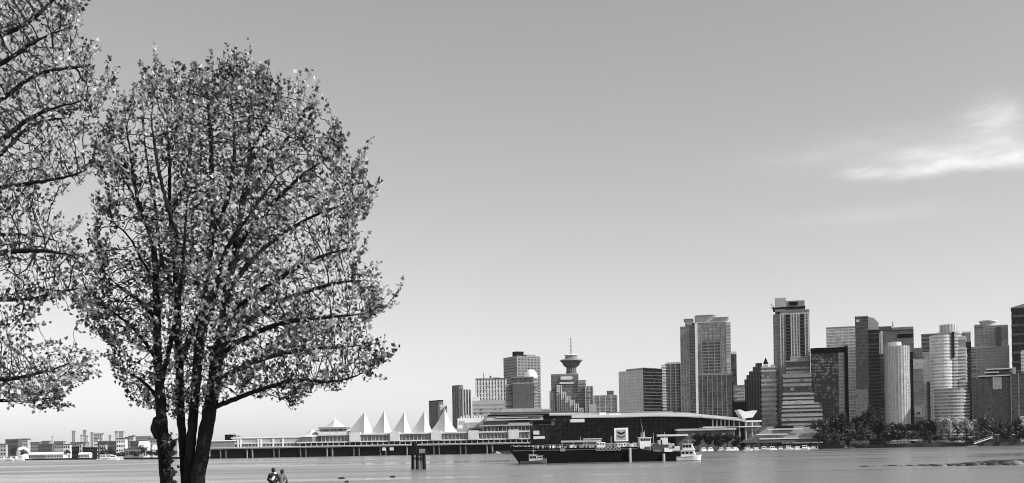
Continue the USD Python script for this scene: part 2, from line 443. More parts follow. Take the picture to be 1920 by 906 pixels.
def fins_of(b, pitch, w, proud, z0=None, z1=None):
    mb = MB(); v = np.array([-b.u[1], b.u[0]])
    for ax, half, oth, dirn in ((b.u, b.hu, b.hv, v), (v, b.hv, b.hu, b.u)):
        n = max(2, int(round(2 * half / pitch)))
        for i in range(n + 1):
            s = -half + 2 * half * i / n
            for sg_ in (-1, 1):
                mb.obox(b.c + ax * s + dirn * sg_ * oth, ax, w / 2, proud, z0 or b.z0, (z1 or b.z1) - 0.05)
    return mb


def block(t, b, m, bands=None, fins=None, cap=None, label=None, name='wall', roof=True):
    """wall > floor_band, mullion, parapet, roof_plant"""
    w = build(name, b.body(), m, t, label=label)
    if bands:
        p, h, pr, bm = bands
        build('floor_band', bands_of(b, p, h, pr), bm, w, kind='stuff')
    if fins:
        p, wd, pr, fm = fins
        build('mullion', fins_of(b, p, wd, pr), fm, w, kind='stuff')
    if cap:
        h, pr, cm = cap
        build('parapet', b.body(pr, b.z1 - 0.02, b.z1 + h), cm, w)
    if roof and min(b.hu, b.hv) > 5:
        r2 = np.random.default_rng(int(abs(b.c[0]) * 7) % 9973)
        for k in range(2):
            o = (r2.random(2) - 0.5) * [b.hu, b.hv]
            c = b.c + b.u * o[0] + np.array([-b.u[1], b.u[0]]) * o[1]
            hgt = (cap[0] if cap else 0) + 1.2 + 1.8 * r2.random()
            build('roof_plant', MB().obox(c, b.u, b.hu * (0.1 + 0.15 * r2.random()), b.hv * (0.1 + 0.2 * r2.random()), b.z1, b.z1 + hgt), midgrey, w)
    return w


def tower(name, label, at, group=None, cat='building'):
    global CUR
    CUR = ray(at[0], 800)[0]
    return Thing(name, label, cat, (ray(at[0], 800)[0] * at[1], at[1], CITY_Z), group)


# the row at the left, behind the sails and the convention centre
t = tower('office_building', 'small dark grey block with a pale right side, just behind the rightmost sail', (821, 1750))
block(t, Block(805, 824, 831, 752, 1750, 52), darkgrey, cap=(1.5, 0.4, black), fins=(5, 0.7, 0.2, midgrey))
block(t, Block(822, 826, 838, 759, 1745, 50), lightgrey, bands=(5, 1.6, 0.25, midgrey))

t = tower('office_tower', 'narrow dark ribbed tower standing alone between the sails and the pale wide block', (866, 1700))
block(t, Block(849, 862, 868, 724, 1700, 48), glass_dark, fins=(5, 1.2, 0.5, midgrey), cap=(1.6, 0.3, darkgrey))
block(t, Block(862, 868, 883, 731, 1690, 40), glass_dark, fins=(5.5, 1.6, 0.6, lightgrey), cap=(1.2, 0.3, midgrey))

t = tower('hotel_building', 'wide pale block with upright window strips and a dark roof edge with a mast', (918, 1720))
b = Block(893, None, 949, 712, 1720, depth=40)
w = block(t, b, glass_mid, bands=(6, 2.2, 0.3, lightgrey), fins=(4.6, 2.2, 0.6, pale), cap=(2.2, 0.5, darkgrey))
build('mast', MB().bar(P(907, 710, 1725), P(907, 698, 1725), 0.8, 0.4).lathe(P(907, 0, 1725)[:2], [(1.6, P(907, 709, 1725)[2]), (1.6, P(907, 705, 1725)[2])], 8), darkgrey, w)
block(t, Block(886, None, 897, 745, 1712, depth=30), pale, bands=(6, 1.5, 0.2, midgrey), roof=False)
block(t, Block(886, None, 947, 751, 1706, depth=10), lightgrey, bands=(6, 2, 0.2, midgrey), roof=False)

t = tower('office_tower', 'tall two toned tower, dark left side and gridded right side, behind the white dome', (980, 1750))
b = Block(945, 971, 1013, 669, 1750, 62)
w = block(t, b, glass_dark, bands=(4.5, 1.4, 0.25, darkgrey), cap=(1.5, 0.3, midgrey), roof=False)
rf = MB(); v_ = np.array([-b.u[1], b.u[0]])
o = b.c + b.u * b.hu                                        # the right hand face
n_ = int(2 * b.hv / 5.2)
for i in range(n_ + 1):
    rf.obox(o + v_ * (-b.hv + 2 * b.hv * i / n_), b.u, 0.5, 1.1, b.z0, b.z1 - 0.1)
for z in np.arange(b.z0 + 4, b.z1, 4.5):
    rf.obox(o, b.u, 0.35, b.hv, z, z + 2.1)
build('window_grid', rf, midgrey, w, kind='stuff')
build('roof_plant', MB().obox(b.c + v_ * -6, b.u, 6, 7, b.z1, P(970, 657, 1750)[2]), black, w)
build('roof_plant', MB().obox(b.c + b.u * 3 + v_ * 12, b.u, 7, 8, b.z1, P(970, 663, 1750)[2]), midgrey, w)

t = tower('office_building', 'dark stepped block crowned by a small white dome, in front of the two toned tower', (985, 1600))
block(t, Block(949, None, 963, 722, 1604, depth=34), midgrey, bands=(4.6, 1.5, 0.3, darkgrey), cap=(1, 0.3, lightgrey), roof=False)
block(t, Block(960, None, 1001, 708, 1602, depth=34), glass_dark, bands=(4.6, 0.8, 0.12, darkgrey), cap=(1.2, 0.4, midgrey), roof=False)
block(t, Block(962, None, 1001, 719, 1599, depth=10), darkgrey, fins=(4.2, 0.5, 0.12, darkgrey), cap=(1.0, 0.35, lightgrey), roof=False)
block(t, Block(1001, None, 1009, 716, 1603, depth=34), lightgrey, bands=(4.6, 1.5, 0.3, midgrey), cap=(1, 0.4, pale), roof=False)
block(t, Block(1009, None, 1014, 768, 1603, depth=34), pale, roof=False)
c, zb, zt = P(983, 0, 1615), P(983, 709, 1615)[2], P(983, 693, 1615)[2]
build('dome', MB().lathe(c, [(9.6 * math.cos(a), zb + (zt - zb) * math.sin(a)) for a in np.linspace(0, 1.5, 8)], 20), white, t, smooth=40)
build('podium', Block(940, None, 1016, 766, 1590, depth=60).body(), lightgrey, t)

# tower with the revolving saucer
t = tower('lookout_tower', 'stepped dark office block carrying a round saucer shaped lookout with a tall mast', (1071, 1800), cat='tower')
block(t, Block(1034, None, 1085, 702, 1800, depth=40), glass_mid, bands=(4.4, 2.0, 0.3, darkgrey), cap=(1, 0.4, lightgrey), roof=False)
block(t, Block(1084, None, 1099, 714, 1797, depth=36), midgrey, bands=(4.4, 1.6, 0.3, darkgrey), cap=(1, 0.3, midgrey), roof=False)
block(t, Block(1098, None, 1112, 725, 1793, depth=36), midgrey, bands=(4.4, 1.6, 0.3, darkgrey), fins=(7, 1.5, 0.4, lightgrey), cap=(1, 0.3, lightgrey), roof=False)
block(t, Block(1031, None, 1040, 733, 1790, depth=20), midgrey, fins=(4, 0.8, 0.3, lightgrey), roof=False)
for i, (x, y) in enumerate(((1049, 722), (1057, 735), (1065, 743), (1073, 750), (1081, 757), (1089, 765))):   # pale narrow terraces, stepped to imitate the edge of a cast shadow
    block(t, Block(x - 4, None, x + 4, y, 1788 - i * 3, depth=14), lightgrey, bands=(4.4, 1.4, 0.25, darkgrey), fins=(7, 1.5, 0.3, pale), roof=False, name='terrace')
for x0, x1, y0, y1 in ((1052, 1074, 706, 712), (1050, 1076, 717, 720)):
    build('sign_panel', vbox(x0, x1, 1797.4, 1799.9, P(x0, y1, 1798)[2], P(x0, y0, 1798)[2]), pale, t)
cx = P(1071, 680, 1815)
zz = lambda y: P(1071, y, 1815)[2]
build('shaft', MB().lathe(cx, [(8.6, zz(706)), (8.6, zz(697)), (7.6, zz(697)), (7.6, zz(682))], 20), darkgrey, t, smooth=30)
sh = MB()
for k in range(14):
    a = k / 14 * 2 * math.pi
    sh.obox(cx[:2] + np.array([math.cos(a), math.sin(a)]) * 7.6, (math.cos(a), math.sin(a)), 0.5, 0.5, zz(702), zz(684))
build('shaft_rib', sh, midgrey, t, kind='stuff')
s_ = build('saucer', MB().lathe(cx, [(8.5, zz(689)), (12.5, zz(686)), (14.8, zz(681)), (17.5, zz(677.5)), (17.8, zz(675.5)), (15, zz(674.5))], 28), glass_dark, t, smooth=30)
build('rim', MB().lathe(cx, [(17, zz(677.4)), (18.6, zz(677)), (18.6, zz(675.6)), (15.5, zz(674))], 28), midgrey, s_, smooth=30)
build('upper_drum', MB().lathe(cx, [(9.5, zz(674.6)), (10, zz(671)), (10, zz(668.8)), (8.6, zz(668.8)), (8.2, zz(665))], 24), midgrey, s_, smooth=30)
build('canopy_ring', MB().lathe(cx, [(10.4, zz(667.4)), (12, zz(666.4)), (10, zz(665.2))], 24), white, s_)
mm = MB()
mm.bar((cx[0], cx[1], zz(666)), (cx[0], cx[1], zz(648)), 1.1, 0.6).bar((cx[0], cx[1], zz(648)), (cx[0], cx[1], zz(632)), 0.6, 0.25)
for y in (657, 650, 643, 637):
    mm.lathe(cx, [(1.5, zz(y)), (1.5, zz(y - 1.4))], 8)
build('mast', mm, midgrey, t)

t = tower('office_building', 'low grey block with a plant room, between the lookout tower and the glass slab', (1136, 1720))
block(t, Block(1114, None, 1157, 742, 1720, depth=36), glass_mid, bands=(5, 1.8, 0.3, midgrey), fins=(8, 1.5, 0.35, lightgrey), cap=(0.9, 0.3, lightgrey), roof=False)
build('plant_room', vbox(1138, 1151, 1724, 1740, P(1140, 743, 1726)[2], P(1144, 733, 1726)[2]), darkgrey, t)
build('wing', Block(1106, None, 1118, 758, 1716, depth=20).body(), lightgrey, t)
t = tower('office_building', 'sliver of pale low wall between the two toned tower and the lookout tower', (1022, 1780))
block(t, Block(1013, None, 1034, 767, 1780, depth=20), lightgrey, bands=(4, 1, 0.2, midgrey), roof=False)

# glass slab: sky reflection coloured into its left face, dark reflection into the right
t = tower('office_building', 'broad glass slab, left face toned as reflecting bright sky, right face toned near black', (1202, 1400))
b = Block(1161, 1207, 1241, 694, 1400, 52)
w = build('wall', b.body(), glass_sky_toned, t)
o = b.c + b.u * b.hu; v_ = np.array([-b.u[1], b.u[0]])
build('dark_wall', MB().obox(o + b.u * 0.3, b.u, 0.5, b.hv + 0.3, b.z0, b.z1 + 2.5), glass_black, t)  # slab over the right face, its black colour carries the darker reflection
mb = MB()
for z in np.arange(b.z0 + 3, b.z1, 4.2):
    mb.obox(o + b.u * 0.3, b.u, 0.65, b.hv + 0.4, z, z + 0.8)
build('floor_band', mb, darkgrey, t, kind='stuff')
o2 = b.c - v_ * b.hv; mb = MB()
for z in np.arange(b.z0 + 3, b.z1, 4.2):
    mb.obox(o2, b.u, b.hu, 0.06, z, z + 0.25)
for i in range(15):
    mb.obox(o2 + b.u * (-b.hu + 2 * b.hu * i / 14), b.u, 0.1, 0.07, b.z0, b.z1)
build('pane_joint', mb, midgrey, w, kind='stuff')
build('roof_plant', MB().obox(b.c + b.u * 3, b.u, b.hu * 0.75, b.hv * 0.7, b.z1, b.z1 + 3.4), midgrey, t)
build('parapet', b.body(0.15, b.z1 - 0.02, b.z1 + 0.6), lightgrey, t)

t = tower('apartment_tower', 'narrow dark tower with a pale balcony strip, behind the right end of the glass slab', (1258, 1420))
block(t, Block(1241, None, 1249, 684, 1424, depth=20), lightgrey, bands=(3.6, 1.5, 0.4, white), roof=False)
block(t, Block(1248, None, 1277, 683, 1426, depth=26), glass_dark, bands=(3.6, 0.8, 0.2, midgrey), fins=(6, 1.3, 0.4, midgrey), cap=(1.4, 0.3, lightgrey), roof=False)
build('penthouse', Block(1252, None, 1276, 679, 1432, depth=16).body(), lightgrey, t)

# the big hotel tower
t = tower('hotel_tower', 'massive broad grey glass tower with a pale winged roof canopy, tallest above the convention roof', (1325, 1250), cat='tower')
block(t, Block(1277, None, 1293, 613, 1258, depth=26), glass_mid, bands=(3.5, 0.9, 0.15, midgrey), fins=(3.2, 0.5, 0.3, lightgrey), cap=(0.8, 0.2, lightgrey), roof=False)
block(t, Block(1292, None, 1306, 606, 1262, depth=26), glass_mid, bands=(3.5, 0.9, 0.15, darkgrey), cap=(0.8, 0.2, midgrey), roof=False)
block(t, Block(1305, None, 1309, 606, 1252, depth=30), pale, roof=False)
block(t, Block(1308, None, 1362, 605, 1254, depth=40), glass_mid, bands=(3.5, 0.8, 0.12, midgrey), fins=(4.5, 0.5, 0.25, midgrey), cap=(0.8, 0.2, lightgrey), roof=False)
block(t, Block(1361, None, 1371, 606, 1256, depth=36), lightgrey, bands=(3.5, 1.2, 0.3, midgrey), cap=(0.8, 0.2, pale), roof=False)
block(t, Block(1309, None, 1372, 703, 1247, depth=10), glass_dark, bands=(3.5, 0.7, 0.12, darkgrey), fins=(5.5, 0.6, 0.3, midgrey), cap=(0.6, 0.2, lightgrey), roof=False, name='lower_wall')
block(t, Block(1317, None, 1352, 640, 1251.5, depth=6), glass_dark, bands=(3.5, 0.8, 0.12, midgrey), fins=(6, 0.7, 0.3, midgrey), roof=False, name='bay')
build('corner_pier', vbox(1305.2, 1309.5, 1246, 1252, CITY_Z, P(1307, 606, 1250)[2]), pale, t)
for x0, x1, ya, yb in ((1305, 1346, 592, 604), (1346, 1367, 596, 604), (1287, 1300, 599, 608)):
    build('crown', vbox(x0, x1, 1258, 1284, P(x0, yb + 2, 1260)[2], P(x0, ya, 1260)[2]), lightgrey, t)
for x0, x1, y in ((1308, 1341, 590.5), (1343, 1370, 595), (1284, 1302, 597)):
    build('roof_canopy', vbox(x0, x1, 1254, 1288, P(x0, y + 1.6, 1260)[2], P(x0, y, 1260)[2]), white, t)

t = tower('apartment_tower', 'thin dark tower with a pale top peeping out right of the massive grey hotel tower', (1377, 1500))
block(t, Block(1371, None, 1382, 664, 1500, depth=14), glass_dark, bands=(3.4, 0.8, 0.15, darkgrey), cap=(3.4, 0.1, pale), roof=False)
t = tower('office_building', 'small pale cube shaped block low down right of the massive grey hotel tower', (1386, 1420))
block(t, Block(1376, None, 1396, 724, 1420, depth=20), lightgrey, bands=(4, 1.2, 0.2, midgrey), cap=(1.2, 0.3, midgrey), roof=False)
build('base', Block(1372, None, 1400, 753, 1410, depth=26).body(), black, t)

# dark stepped old skyscraper
t = tower('stepped_skyscraper', 'dark stepped old skyscraper with a pointed roof and setbacks, beside the banded pale wing', (1414, 1450), cat='tower')
for x0, x1, y, d in ((1397, 1432, 712, 30), (1401, 1432, 704, 26), (1406, 1431, 697, 22), (1413, 1430, 689, 16), (1418, 1429, 682, 12)):
    block(t, Block(x0, None, x1, y, 1450 + (30 - d) / 2, depth=d), darkgrey, fins=(3.4, 0.9, 0.4, black), cap=(0.7, 0.3, darkgrey), roof=False)
c = P(1423.5, 0, 1463)
build('pyramid_roof', MB().lathe(c, [(3.6, P(1423, 683, 1463)[2]), (0.3, P(1423, 671, 1463)[2])], 4), black, t)

# twin skyscraper with crown
t = tower('office_skyscraper', 'tallest pale skyscraper with two dark upright strips and a boxy crown', (1485, 1280), cat='tower')
block(t, Block(1452, None, 1466, 590, 1284, depth=36), glass_mid, bands=(3.8, 1.3, 0.2, lightgrey), fins=(5, 1.0, 0.4, midgrey), cap=(1, 0.2, midgrey), roof=False)
block(t, Block(1465, None, 1519, 583, 1280, depth=40), glass_mid, bands=(3.8, 1.6, 0.2, lightgrey), cap=(1, 0.3, midgrey), roof=False)
for x0, x1, y0 in ((1476, 1484, 590), (1503, 1511, 590)):
    s = build('window_strip', vbox(x0, x1, 1278.2, 1281, CITY_Z, P(x0, y0, 1279)[2]), glass_black, t)
    mb = MB()
    for z in np.arange(8, P(x0, y0, 1279)[2] - 2, 3.8):
        q_ = vbox(x0, x1, 1277.9, 1278.3, z, z + 0.8); mb.add(q_.v[0], q_.f[0])
    build('floor_band', mb, darkgrey, s, kind='stuff')
for x in (1466, 1471, 1486, 1491, 1496.5, 1501, 1512, 1518):
    build('pier', vbox(x - 0.8, x + 0.8, 1278.6, 1281, CITY_Z, P(x, 588, 1279)[2]), pale, t)
build('crown', vbox(1456, 1477, 1286, 1312, P(1460, 585, 1290)[2], P(1460, 559, 1290)[2]), lightgrey, t)
build('crown', vbox(1477, 1512, 1288, 1312, P(1490, 585, 1290)[2], P(1490, 564.5, 1290)[2]), midgrey, t)
build('crown_band', vbox(1452, 1513, 1284, 1314, P(1480, 579.5, 1290)[2], P(1480, 576.5, 1290)[2]), black, t)
build('crown_louvre', vbox(1483, 1499, 1287, 1290, P(1480, 573, 1290)[2], P(1480, 567, 1290)[2]), black, t)
build('crane_arm', MB().bar(P(1452, 578, 1286), P(1445, 570, 1286), 0.5, 0.25).bar(P(1446, 578, 1286), P(1462, 578, 1286), 0.7), black, t)

t = tower('apartment_building', 'pale wing with stacked balcony bands directly left of the tallest skyscraper', (1441, 1262))
block(t, Block(1429, None, 1455, 690, 1262, depth=30), glass_mid, bands=(5.4, 2.7, 0.9, lightgrey), cap=(1.2, 1.0, lightgrey), roof=False)
build('penthouse', Block(1432, None, 1441, 684, 1266, depth=14).body(), lightgrey, t)
build('penthouse', Block(1446, None, 1454, 684, 1266, depth=14).body(), lightgrey, t)

t = tower('apartment_building', 'pale terraced block with long dark balcony bands stepping down to the right', (1500, 1230))
for x0, x1, y, Y, d in ((1476, 1519, 678, 1256, 20), (1484, 1516, 671, 1260, 14), (1470, 1521, 703, 1246, 30), (1469, 1526, 740, 1238, 36), (1468, 1535, 758, 1230, 44), (1467, 1541, 771, 1222, 52)):
    block(t, Block(x0, None, x1, y, Y, depth=d), glass_dark, bands=(4.9, 2.7, 0.8, lightgrey), cap=(1.3, 0.9, lightgrey), roof=False)

t = tower('office_building', 'dark glass office block with a scatter of lit looking windows and a black cap', (1550, 1240))
block(t, Block(1521, None, 1574, 661, 1240, depth=44), glass_dots, bands=(3.8, 0.5, 0.1, darkgrey), fins=(2.8, 0.25, 0.12, darkgrey), roof=False)
build('roof_cap', vbox(1521, 1584, 1237.6, 1290, P(1550, 662, 1238)[2], P(1550, 652, 1238)[2]), black, t)
block(t, Block(1573, None, 1584, 662, 1238, depth=40), lightgrey, bands=(3.8, 1.6, 0.3, midgrey), roof=False)
block(t, Block(1584, None, 1591, 650, 1236, depth=44), black, cap=(0.8, 0.2, midgrey), roof=False)
bl_ = Block(1523, None, 1572, 664, 1240, depth=44)
r2 = np.random.default_rng(11); k_ = 0
for iy in range(14):
    for ix in range(13):
        px, py = 1525 + ix * 3.7, 672 + iy * 5.5
        if r2.random() < (0.5 if iy < 6 else 0.16) and k_ < 80:
            k_ += 1
            a_, b_ = P(px, py, 1239.7), P(px + 2.6, py + 2.2, 1239.7)
            build('window', vbox(px, px + 2.6, 1239.8, 1240.2, b_[2], a_[2]), lightgrey if r2.random() < 0.5 else midgrey, t)

t = tower('office_tower', 'pale flat topped tower far back between the dark office block and the black pinnacle tower', (1578, 1500))
block(t, Block(1551, None, 1607, 615, 1500, depth=40), glass_light, bands=(4, 1.6, 0.2, pale), fins=(9, 0.5, 0.25, pale), cap=(1.5, 0.3, midgrey), roof=False)

t = tower('office_tower', 'dark twin faced tower with a small pale emblem and a slanted pale crown', (1627, 1215), cat='tower')
b = Block(1605, None, 1629, 594, 1215, depth=30)
w = block(t, b, glass_dark, bands=(3.8, 1.3, 0.12, darkgrey), cap=(0.8, 0.2, midgrey), roof=False)
build('emblem', vbox(1608, 1614, 1214.2, 1214.9, P(1611, 603.5, 1214)[2], P(1611, 599, 1214)[2]), pale, t)
b = Block(1628, None, 1650, 619, 1220, depth=30)
block(t, b, glass_black, bands=(3.8, 1.0, 0.12, darkgrey), roof=False)
zc = lambda y: P(1640, y, 1222)[2]
build('slanted_crown', vside([(1629, zc(619)), (1650, zc(619)), (1650, zc(606)), (1641, zc(597)), (1629, zc(594))], 1221, 1248), lightgrey, t)
block(t, Block(1605, None, 1628, 730, 1212, depth=8), glass_mid, bands=(3.8, 1.8, 0.2, midgrey), roof=False, name='lower_wall')

t = tower('apartment_building', 'low banded grey block wedged right of the tower with the slanted crown', (1653, 1235))
block(t, Block(1647, None, 1660, 665, 1235, depth=24), glass_dark, bands=(4, 1.7, 0.3, midgrey), cap=(0.8, 0.2, midgrey), roof=False)
block(t, Block(1648, None, 1663, 760, 1226, depth=12), midgrey, bands=(4, 1.7, 0.4, pale), roof=False)

t = tower('office_tower', 'grey tower with a dark cap and pale left edge behind the ribbed pale tower', (1683, 1450))
block(t, Block(1651, None, 1714, 619, 1450, depth=36), glass_mid, bands=(4.2, 1.6, 0.2, midgrey), fins=(7, 0.8, 0.3, midgrey), roof=False)
build('roof_cap', vbox(1650, 1674, 1447, 1480, P(1660, 619, 1448)[2], P(1660, 611.5, 1448)[2]), darkgrey, t)
build('roof_cap', vbox(1674, 1715, 1446, 1480, P(1690, 619, 1448)[2], P(1690, 614, 1448)[2]), midgrey, t)
build('edge_pier', vbox(1653, 1657.5, 1446.5, 1451, CITY_Z, P(1655, 620, 1447)[2]), pale, t)
build('mast', MB().bar(P(1674, 613, 1455), P(1674, 603, 1455), 0.9, 0.5), midgrey, t)
build('louvre', vbox(1685, 1714, 1448.5, 1451, P(1690, 634, 1449)[2], P(1690, 627, 1449)[2]), black, t)

def round_tower(t, px, half, top, Y, m, band=None, ribs=None, name='wall', z0=CITY_Z, sides=28):
    c = P(px, 700, Y); r = half * Y / F; l_, D_ = lat_depth(px, Y); c[:2] = loc2w([[l_, D_ + r, 0]])[0][:2]; z1 = P(px, top, Y)[2]
    w = build(name, MB().lathe(c, [(r, z0), (r, z1)], sides), m, t)
    if band:
        mb = MB(); z = z0 + band[0] / 2
        while z < z1 - band[1]:
            mb.lathe(c, [(r + band[2], z), (r + band[2], z + band[1])], sides); z += band[0]
        build('floor_band', mb, band[3], w, kind='stuff')
    if ribs:
        mb = MB()
        for k in range(ribs[0]):
            a = 2 * math.pi * (k + 0.5) / ribs[0]; d = np.array([math.cos(a), math.sin(a)])
            mb.obox(c[:2] + d * r, d, ribs[1], ribs[2], z0, z1 - 0.1)
        build('rib', mb, ribs[3], w, kind='stuff')
    return w


t = tower('apartment_tower', 'pale rounded tower with fine upright ribs, in front of the grey dark capped tower', (1682, 1200), cat='tower')
round_tower(t, 1683, 22.5, 648, 1200, glass_light, band=(3.6, 1.1, 0.2, lightgrey), ribs=(26, 0.45, 0.55, lightgrey))
round_tower(t, 1678, 13, 641, 1204, pale, ribs=(14, 0.3, 0.3, lightgrey), z0=70, name='crown')
t = tower('apartment_tower', 'near black slit of a tower just right of the ribbed pale tower', (1709, 1260))
block(t, Block(1703, None, 1714, 660, 1260, depth=24), glass_black, bands=(3.6, 0.8, 0.15, darkgrey), roof=False)

t = tower('apartment_tower', 'slim pale tower with a white top storey and a white kiosk front at its foot', (1722, 1250))
block(t, Block(1713, None, 1732, 672, 1250, depth=24), glass_light, bands=(3.6, 1.0, 0.2, lightgrey), cap=(1.2, 0.3, darkgrey), roof=False)
build('top_storey', vbox(1713.5, 1731, 1249.2, 1252, P(1720, 692, 1249)[2], P(1720, 675, 1249)[2]), white, t)
build('entrance_front', vbox(1715, 1729, 1245, 1252, P(1720, 782, 1247)[2], P(1720, 766, 1247)[2]), white, t)
build('door', vbox(1719, 1725, 1244.5, 1246, P(1720, 777, 1244)[2], P(1720, 773, 1244)[2]), darkgrey, t)
t = tower('apartment_tower', 'dull grey tower slotted between the white topped tower and the curved tower', (1737, 1262))
block(t, Block(1730, None, 1750, 662, 1262, depth=26), glass_light, bands=(3.6, 1.4, 0.3, lightgrey), cap=(1, 0.3, lightgrey), roof=False)
block(t, Block(1739, None, 1749, 716, 1246, depth=14), darkgrey, bands=(3.6, 0.8, 0.2, darkgrey), roof=False)
t = tower('office_tower', 'dark banded tower top peeping up left of the curved pale tower', (1742, 1480))
block(t, Block(1729, None, 1758, 628, 1480, depth=30), glass_dark, bands=(5.4, 2.4, 0.25, midgrey), cap=(1.4, 0.3, midgrey), roof=False)
block(t, Block(1712, None, 1732, 652, 1476, depth=26), glass_mid, bands=(5, 2, 0.25, midgrey), roof=False)

t = tower('apartment_tower', 'large pale curved tower with a drum on top and a bright right edge', (1782, 1190), cat='tower')
round_tower(t, 1768, 22, 627, 1192, glass_light, band=(3.5, 1.7, 0.35, pale))
round_tower(t, 1781, 22, 622, 1196, glass_mid, band=(3.5, 1.7, 0.6, lightgrey))
block(t, Block(1750, None, 1772, 640, 1198, depth=20), pale, bands=(3.5, 1.4, 0.3, pale), roof=False)
round_tower(t, 1780, 14.5, 608, 1200, lightgrey, ribs=(16, 0.4, 0.3, pale), z0=110, name='drum')
build('window_channel', vbox(1787.5, 1791.5, 1194.0, 1200, P(1789, 670, 1190)[2], P(1789, 622, 1190)[2]), glass_black, t)
block(t, Block(1797, None, 1812, 633, 1200, depth=22), lightgrey, bands=(3.5, 1.6, 1.2, white), cap=(1, 0.3, white), roof=False)
block(t, Block(1806, None, 1816, 735, 1196, depth=22), lightgrey, bands=(3.5, 1.6, 1.2, white), roof=False)
round_tower(t, 1782, 31, 728, 1180, glass_mid, band=(3.5, 1.5, 0.7, lightgrey), name='lower_wall')
t = tower('apartment_tower', 'black sided tower with a pale rim right behind the curved pale tower', (1812, 1300))
block(t, Block(1801, None, 1822, 640, 1300, depth=26), glass_black, bands=(3.6, 0.8, 0.15, darkgrey), roof=False)
build('roof_frame', vbox(1800, 1822, 1298.5, 1328, P(1810, 642, 1299)[2], P(1810, 624, 1299)[2]), midgrey, t)
build('roof_rim', vbox(1799.5, 1822.5, 1297.5, 1329, P(1810, 625, 1299)[2], P(1810, 622, 1299)[2]), pale, t)

t = tower('apartment_tower', 'broad pale gridded tower with a round rooftop lantern behind the dark terrace roofed block', (1860, 1400), cat='tower')
block(t, Block(1829, None, 1891, 612, 1400, depth=36), glass_mid, bands=(3.6, 1.6, 0.3, lightgrey), fins=(5.2, 1.0, 0.4, lightgrey), cap=(1, 0.3, lightgrey), roof=False)
block(t, Block(1822, None, 1893, 650, 1394, depth=40), glass_mid, bands=(3.6, 1.5, 0.3, lightgrey), fins=(6, 0.9, 0.4, lightgrey), cap=(0.8, 0.2, pale), roof=False)
round_tower(t, 1855, 14, 603, 1406, lightgrey, z0=145, name='lantern')
round_tower(t, 1855, 16, 600, 1404, pale, z0=P(1855, 602.5, 1404)[2], name='lantern_roof')
build('bay', vbox(1869, 1879, 1391, 1400, P(1874, 648, 1392)[2], P(1874, 614, 1392)[2]), glass_dark, t)
build('roof_edge', vbox(1829, 1846, 1397, 1420, P(1840, 613, 1398)[2], P(1840, 608, 1398)[2]), midgrey, t)

t = tower('apartment_building', 'wide dark block with thin pale overhanging roof slabs at the right of the waterfront', (1868, 1175))
block(t, Block(1824, None, 1905, 709, 1175, depth=40), glass_dark, bands=(3.8, 0.9, 0.15, darkgrey), fins=(6, 1.2, 0.5, darkgrey), roof=False)
block(t, Block(1848, None, 1902, 697, 1182, depth=26), glass_dark, bands=(3.8, 1, 0.15, midgrey), roof=False)
block(t, Block(1896, None, 1925, 700, 1170, depth=40), glass_dark, bands=(3.8, 1.0, 0.2, darkgrey), fins=(6, 1.0, 0.4, midgrey), roof=False)
for x0, x1, y in ((1834, 1899, 703.5), (1850, 1906, 691), (1846, 1874, 697)):
    build('roof_slab', vbox(x0, x1, 1171, 1206, P(1870, y + 2.0, 1172)[2], P(1870, y, 1172)[2]), pale, t)
build('corner_box', vbox(1899, 1906, 1169, 1190, P(1870, 703, 1172)[2], P(1870, 692, 1172)[2]), lightgrey, t)
wb = build('window_bay', vbox(1862, 1879, 1173.5, 1176, P(1870, 730, 1174)[2], P(1870, 707, 1174)[2]), glass_light, t)
for i in range(4):
    for j in range(4):
        build('pane', vbox(1862.6 + i * 4.1, 1866 + i * 4.1, 1173.2, 1173.6, P(1870, 712 + j * 5.6, 1173)[2], P(1870, 708 + j * 5.6, 1173)[2]), lightgrey, wb)

t = tower('office_tower', 'tall black banded tower cut off by the right edge of the picture', (1915, 1340), cat='tower')
b = Block(1898, None, 1960, 577, 1340, depth=40)
block(t, b, glass_black, bands=(11, 2.6, 0.3, darkgrey), roof=False)
build('sloping_roof', vside([(1898, b.z1), (1960, b.z1), (1960, b.z1 + 10), (1898, b.z1 + 1)], 1341, 1378), midgrey, t)
t = tower('apartment_building', 'pale sliver of a block at the very right edge below the black banded tower', (1925, 1160))
block(t, Block(1916, None, 1960, 656, 1168, depth=30), lightgrey, bands=(3.6, 1.4, 0.5, pale), roof=False)
block(t, Block(1913, None, 1960, 780, 1150, depth=14), pale, bands=(3.6, 1.4, 0.4, midgrey), roof=False)

CUR = 0.0
# ---------------------------------------------------------------- convention centre with the long flat roof
YC = 1165
z_ = lambda y, px=1200, Y=YC: P(px, y, Y)[2]
t = tower('convention_centre', 'long low dark glass hall under a thin pale sloping roof, behind the barge', (1205, YC), cat='hall')
b = Block(1040, None, 1318, 781, YC, depth=110)
w = build('wall', MB().box(X1(1040, YC), X1(1318, YC), YC, YC + 110, 0.6, z_(782)), glass_black, t)
mb = MB()
for px in np.arange(1046, 1318, 9.0):
    mb.box(X1(px, YC) - 0.25, X1(px, YC) + 0.25, YC - 0.3, YC + 0.2, 3, z_(783))
for y in (790, 797, 805):
    mb.box(X1(1040, YC), X1(1318, YC), YC - 0.22, YC + 0.2, z_(y), z_(y) + 0.5)
build('mullion', mb, black, w, kind='stuff')
build('lower_wall', MB().box(X1(994, YC), X1(1041, YC), YC + 3, YC + 90, 0.6, z_(798, 1015)), glass_black, t)
for x0, x1, y0, y1 in ((1000, 1011, 808, 815), (1000, 1021, 818, 823.5), (1070, 1096, 786, 792)):
    build('lit_panel', MB().box(X1(x0, 1148), X1(x1, 1148), 1147, YC + 3.5, z_(y1, x0, 1148), z_(y0, x0, 1148)), pale, t)


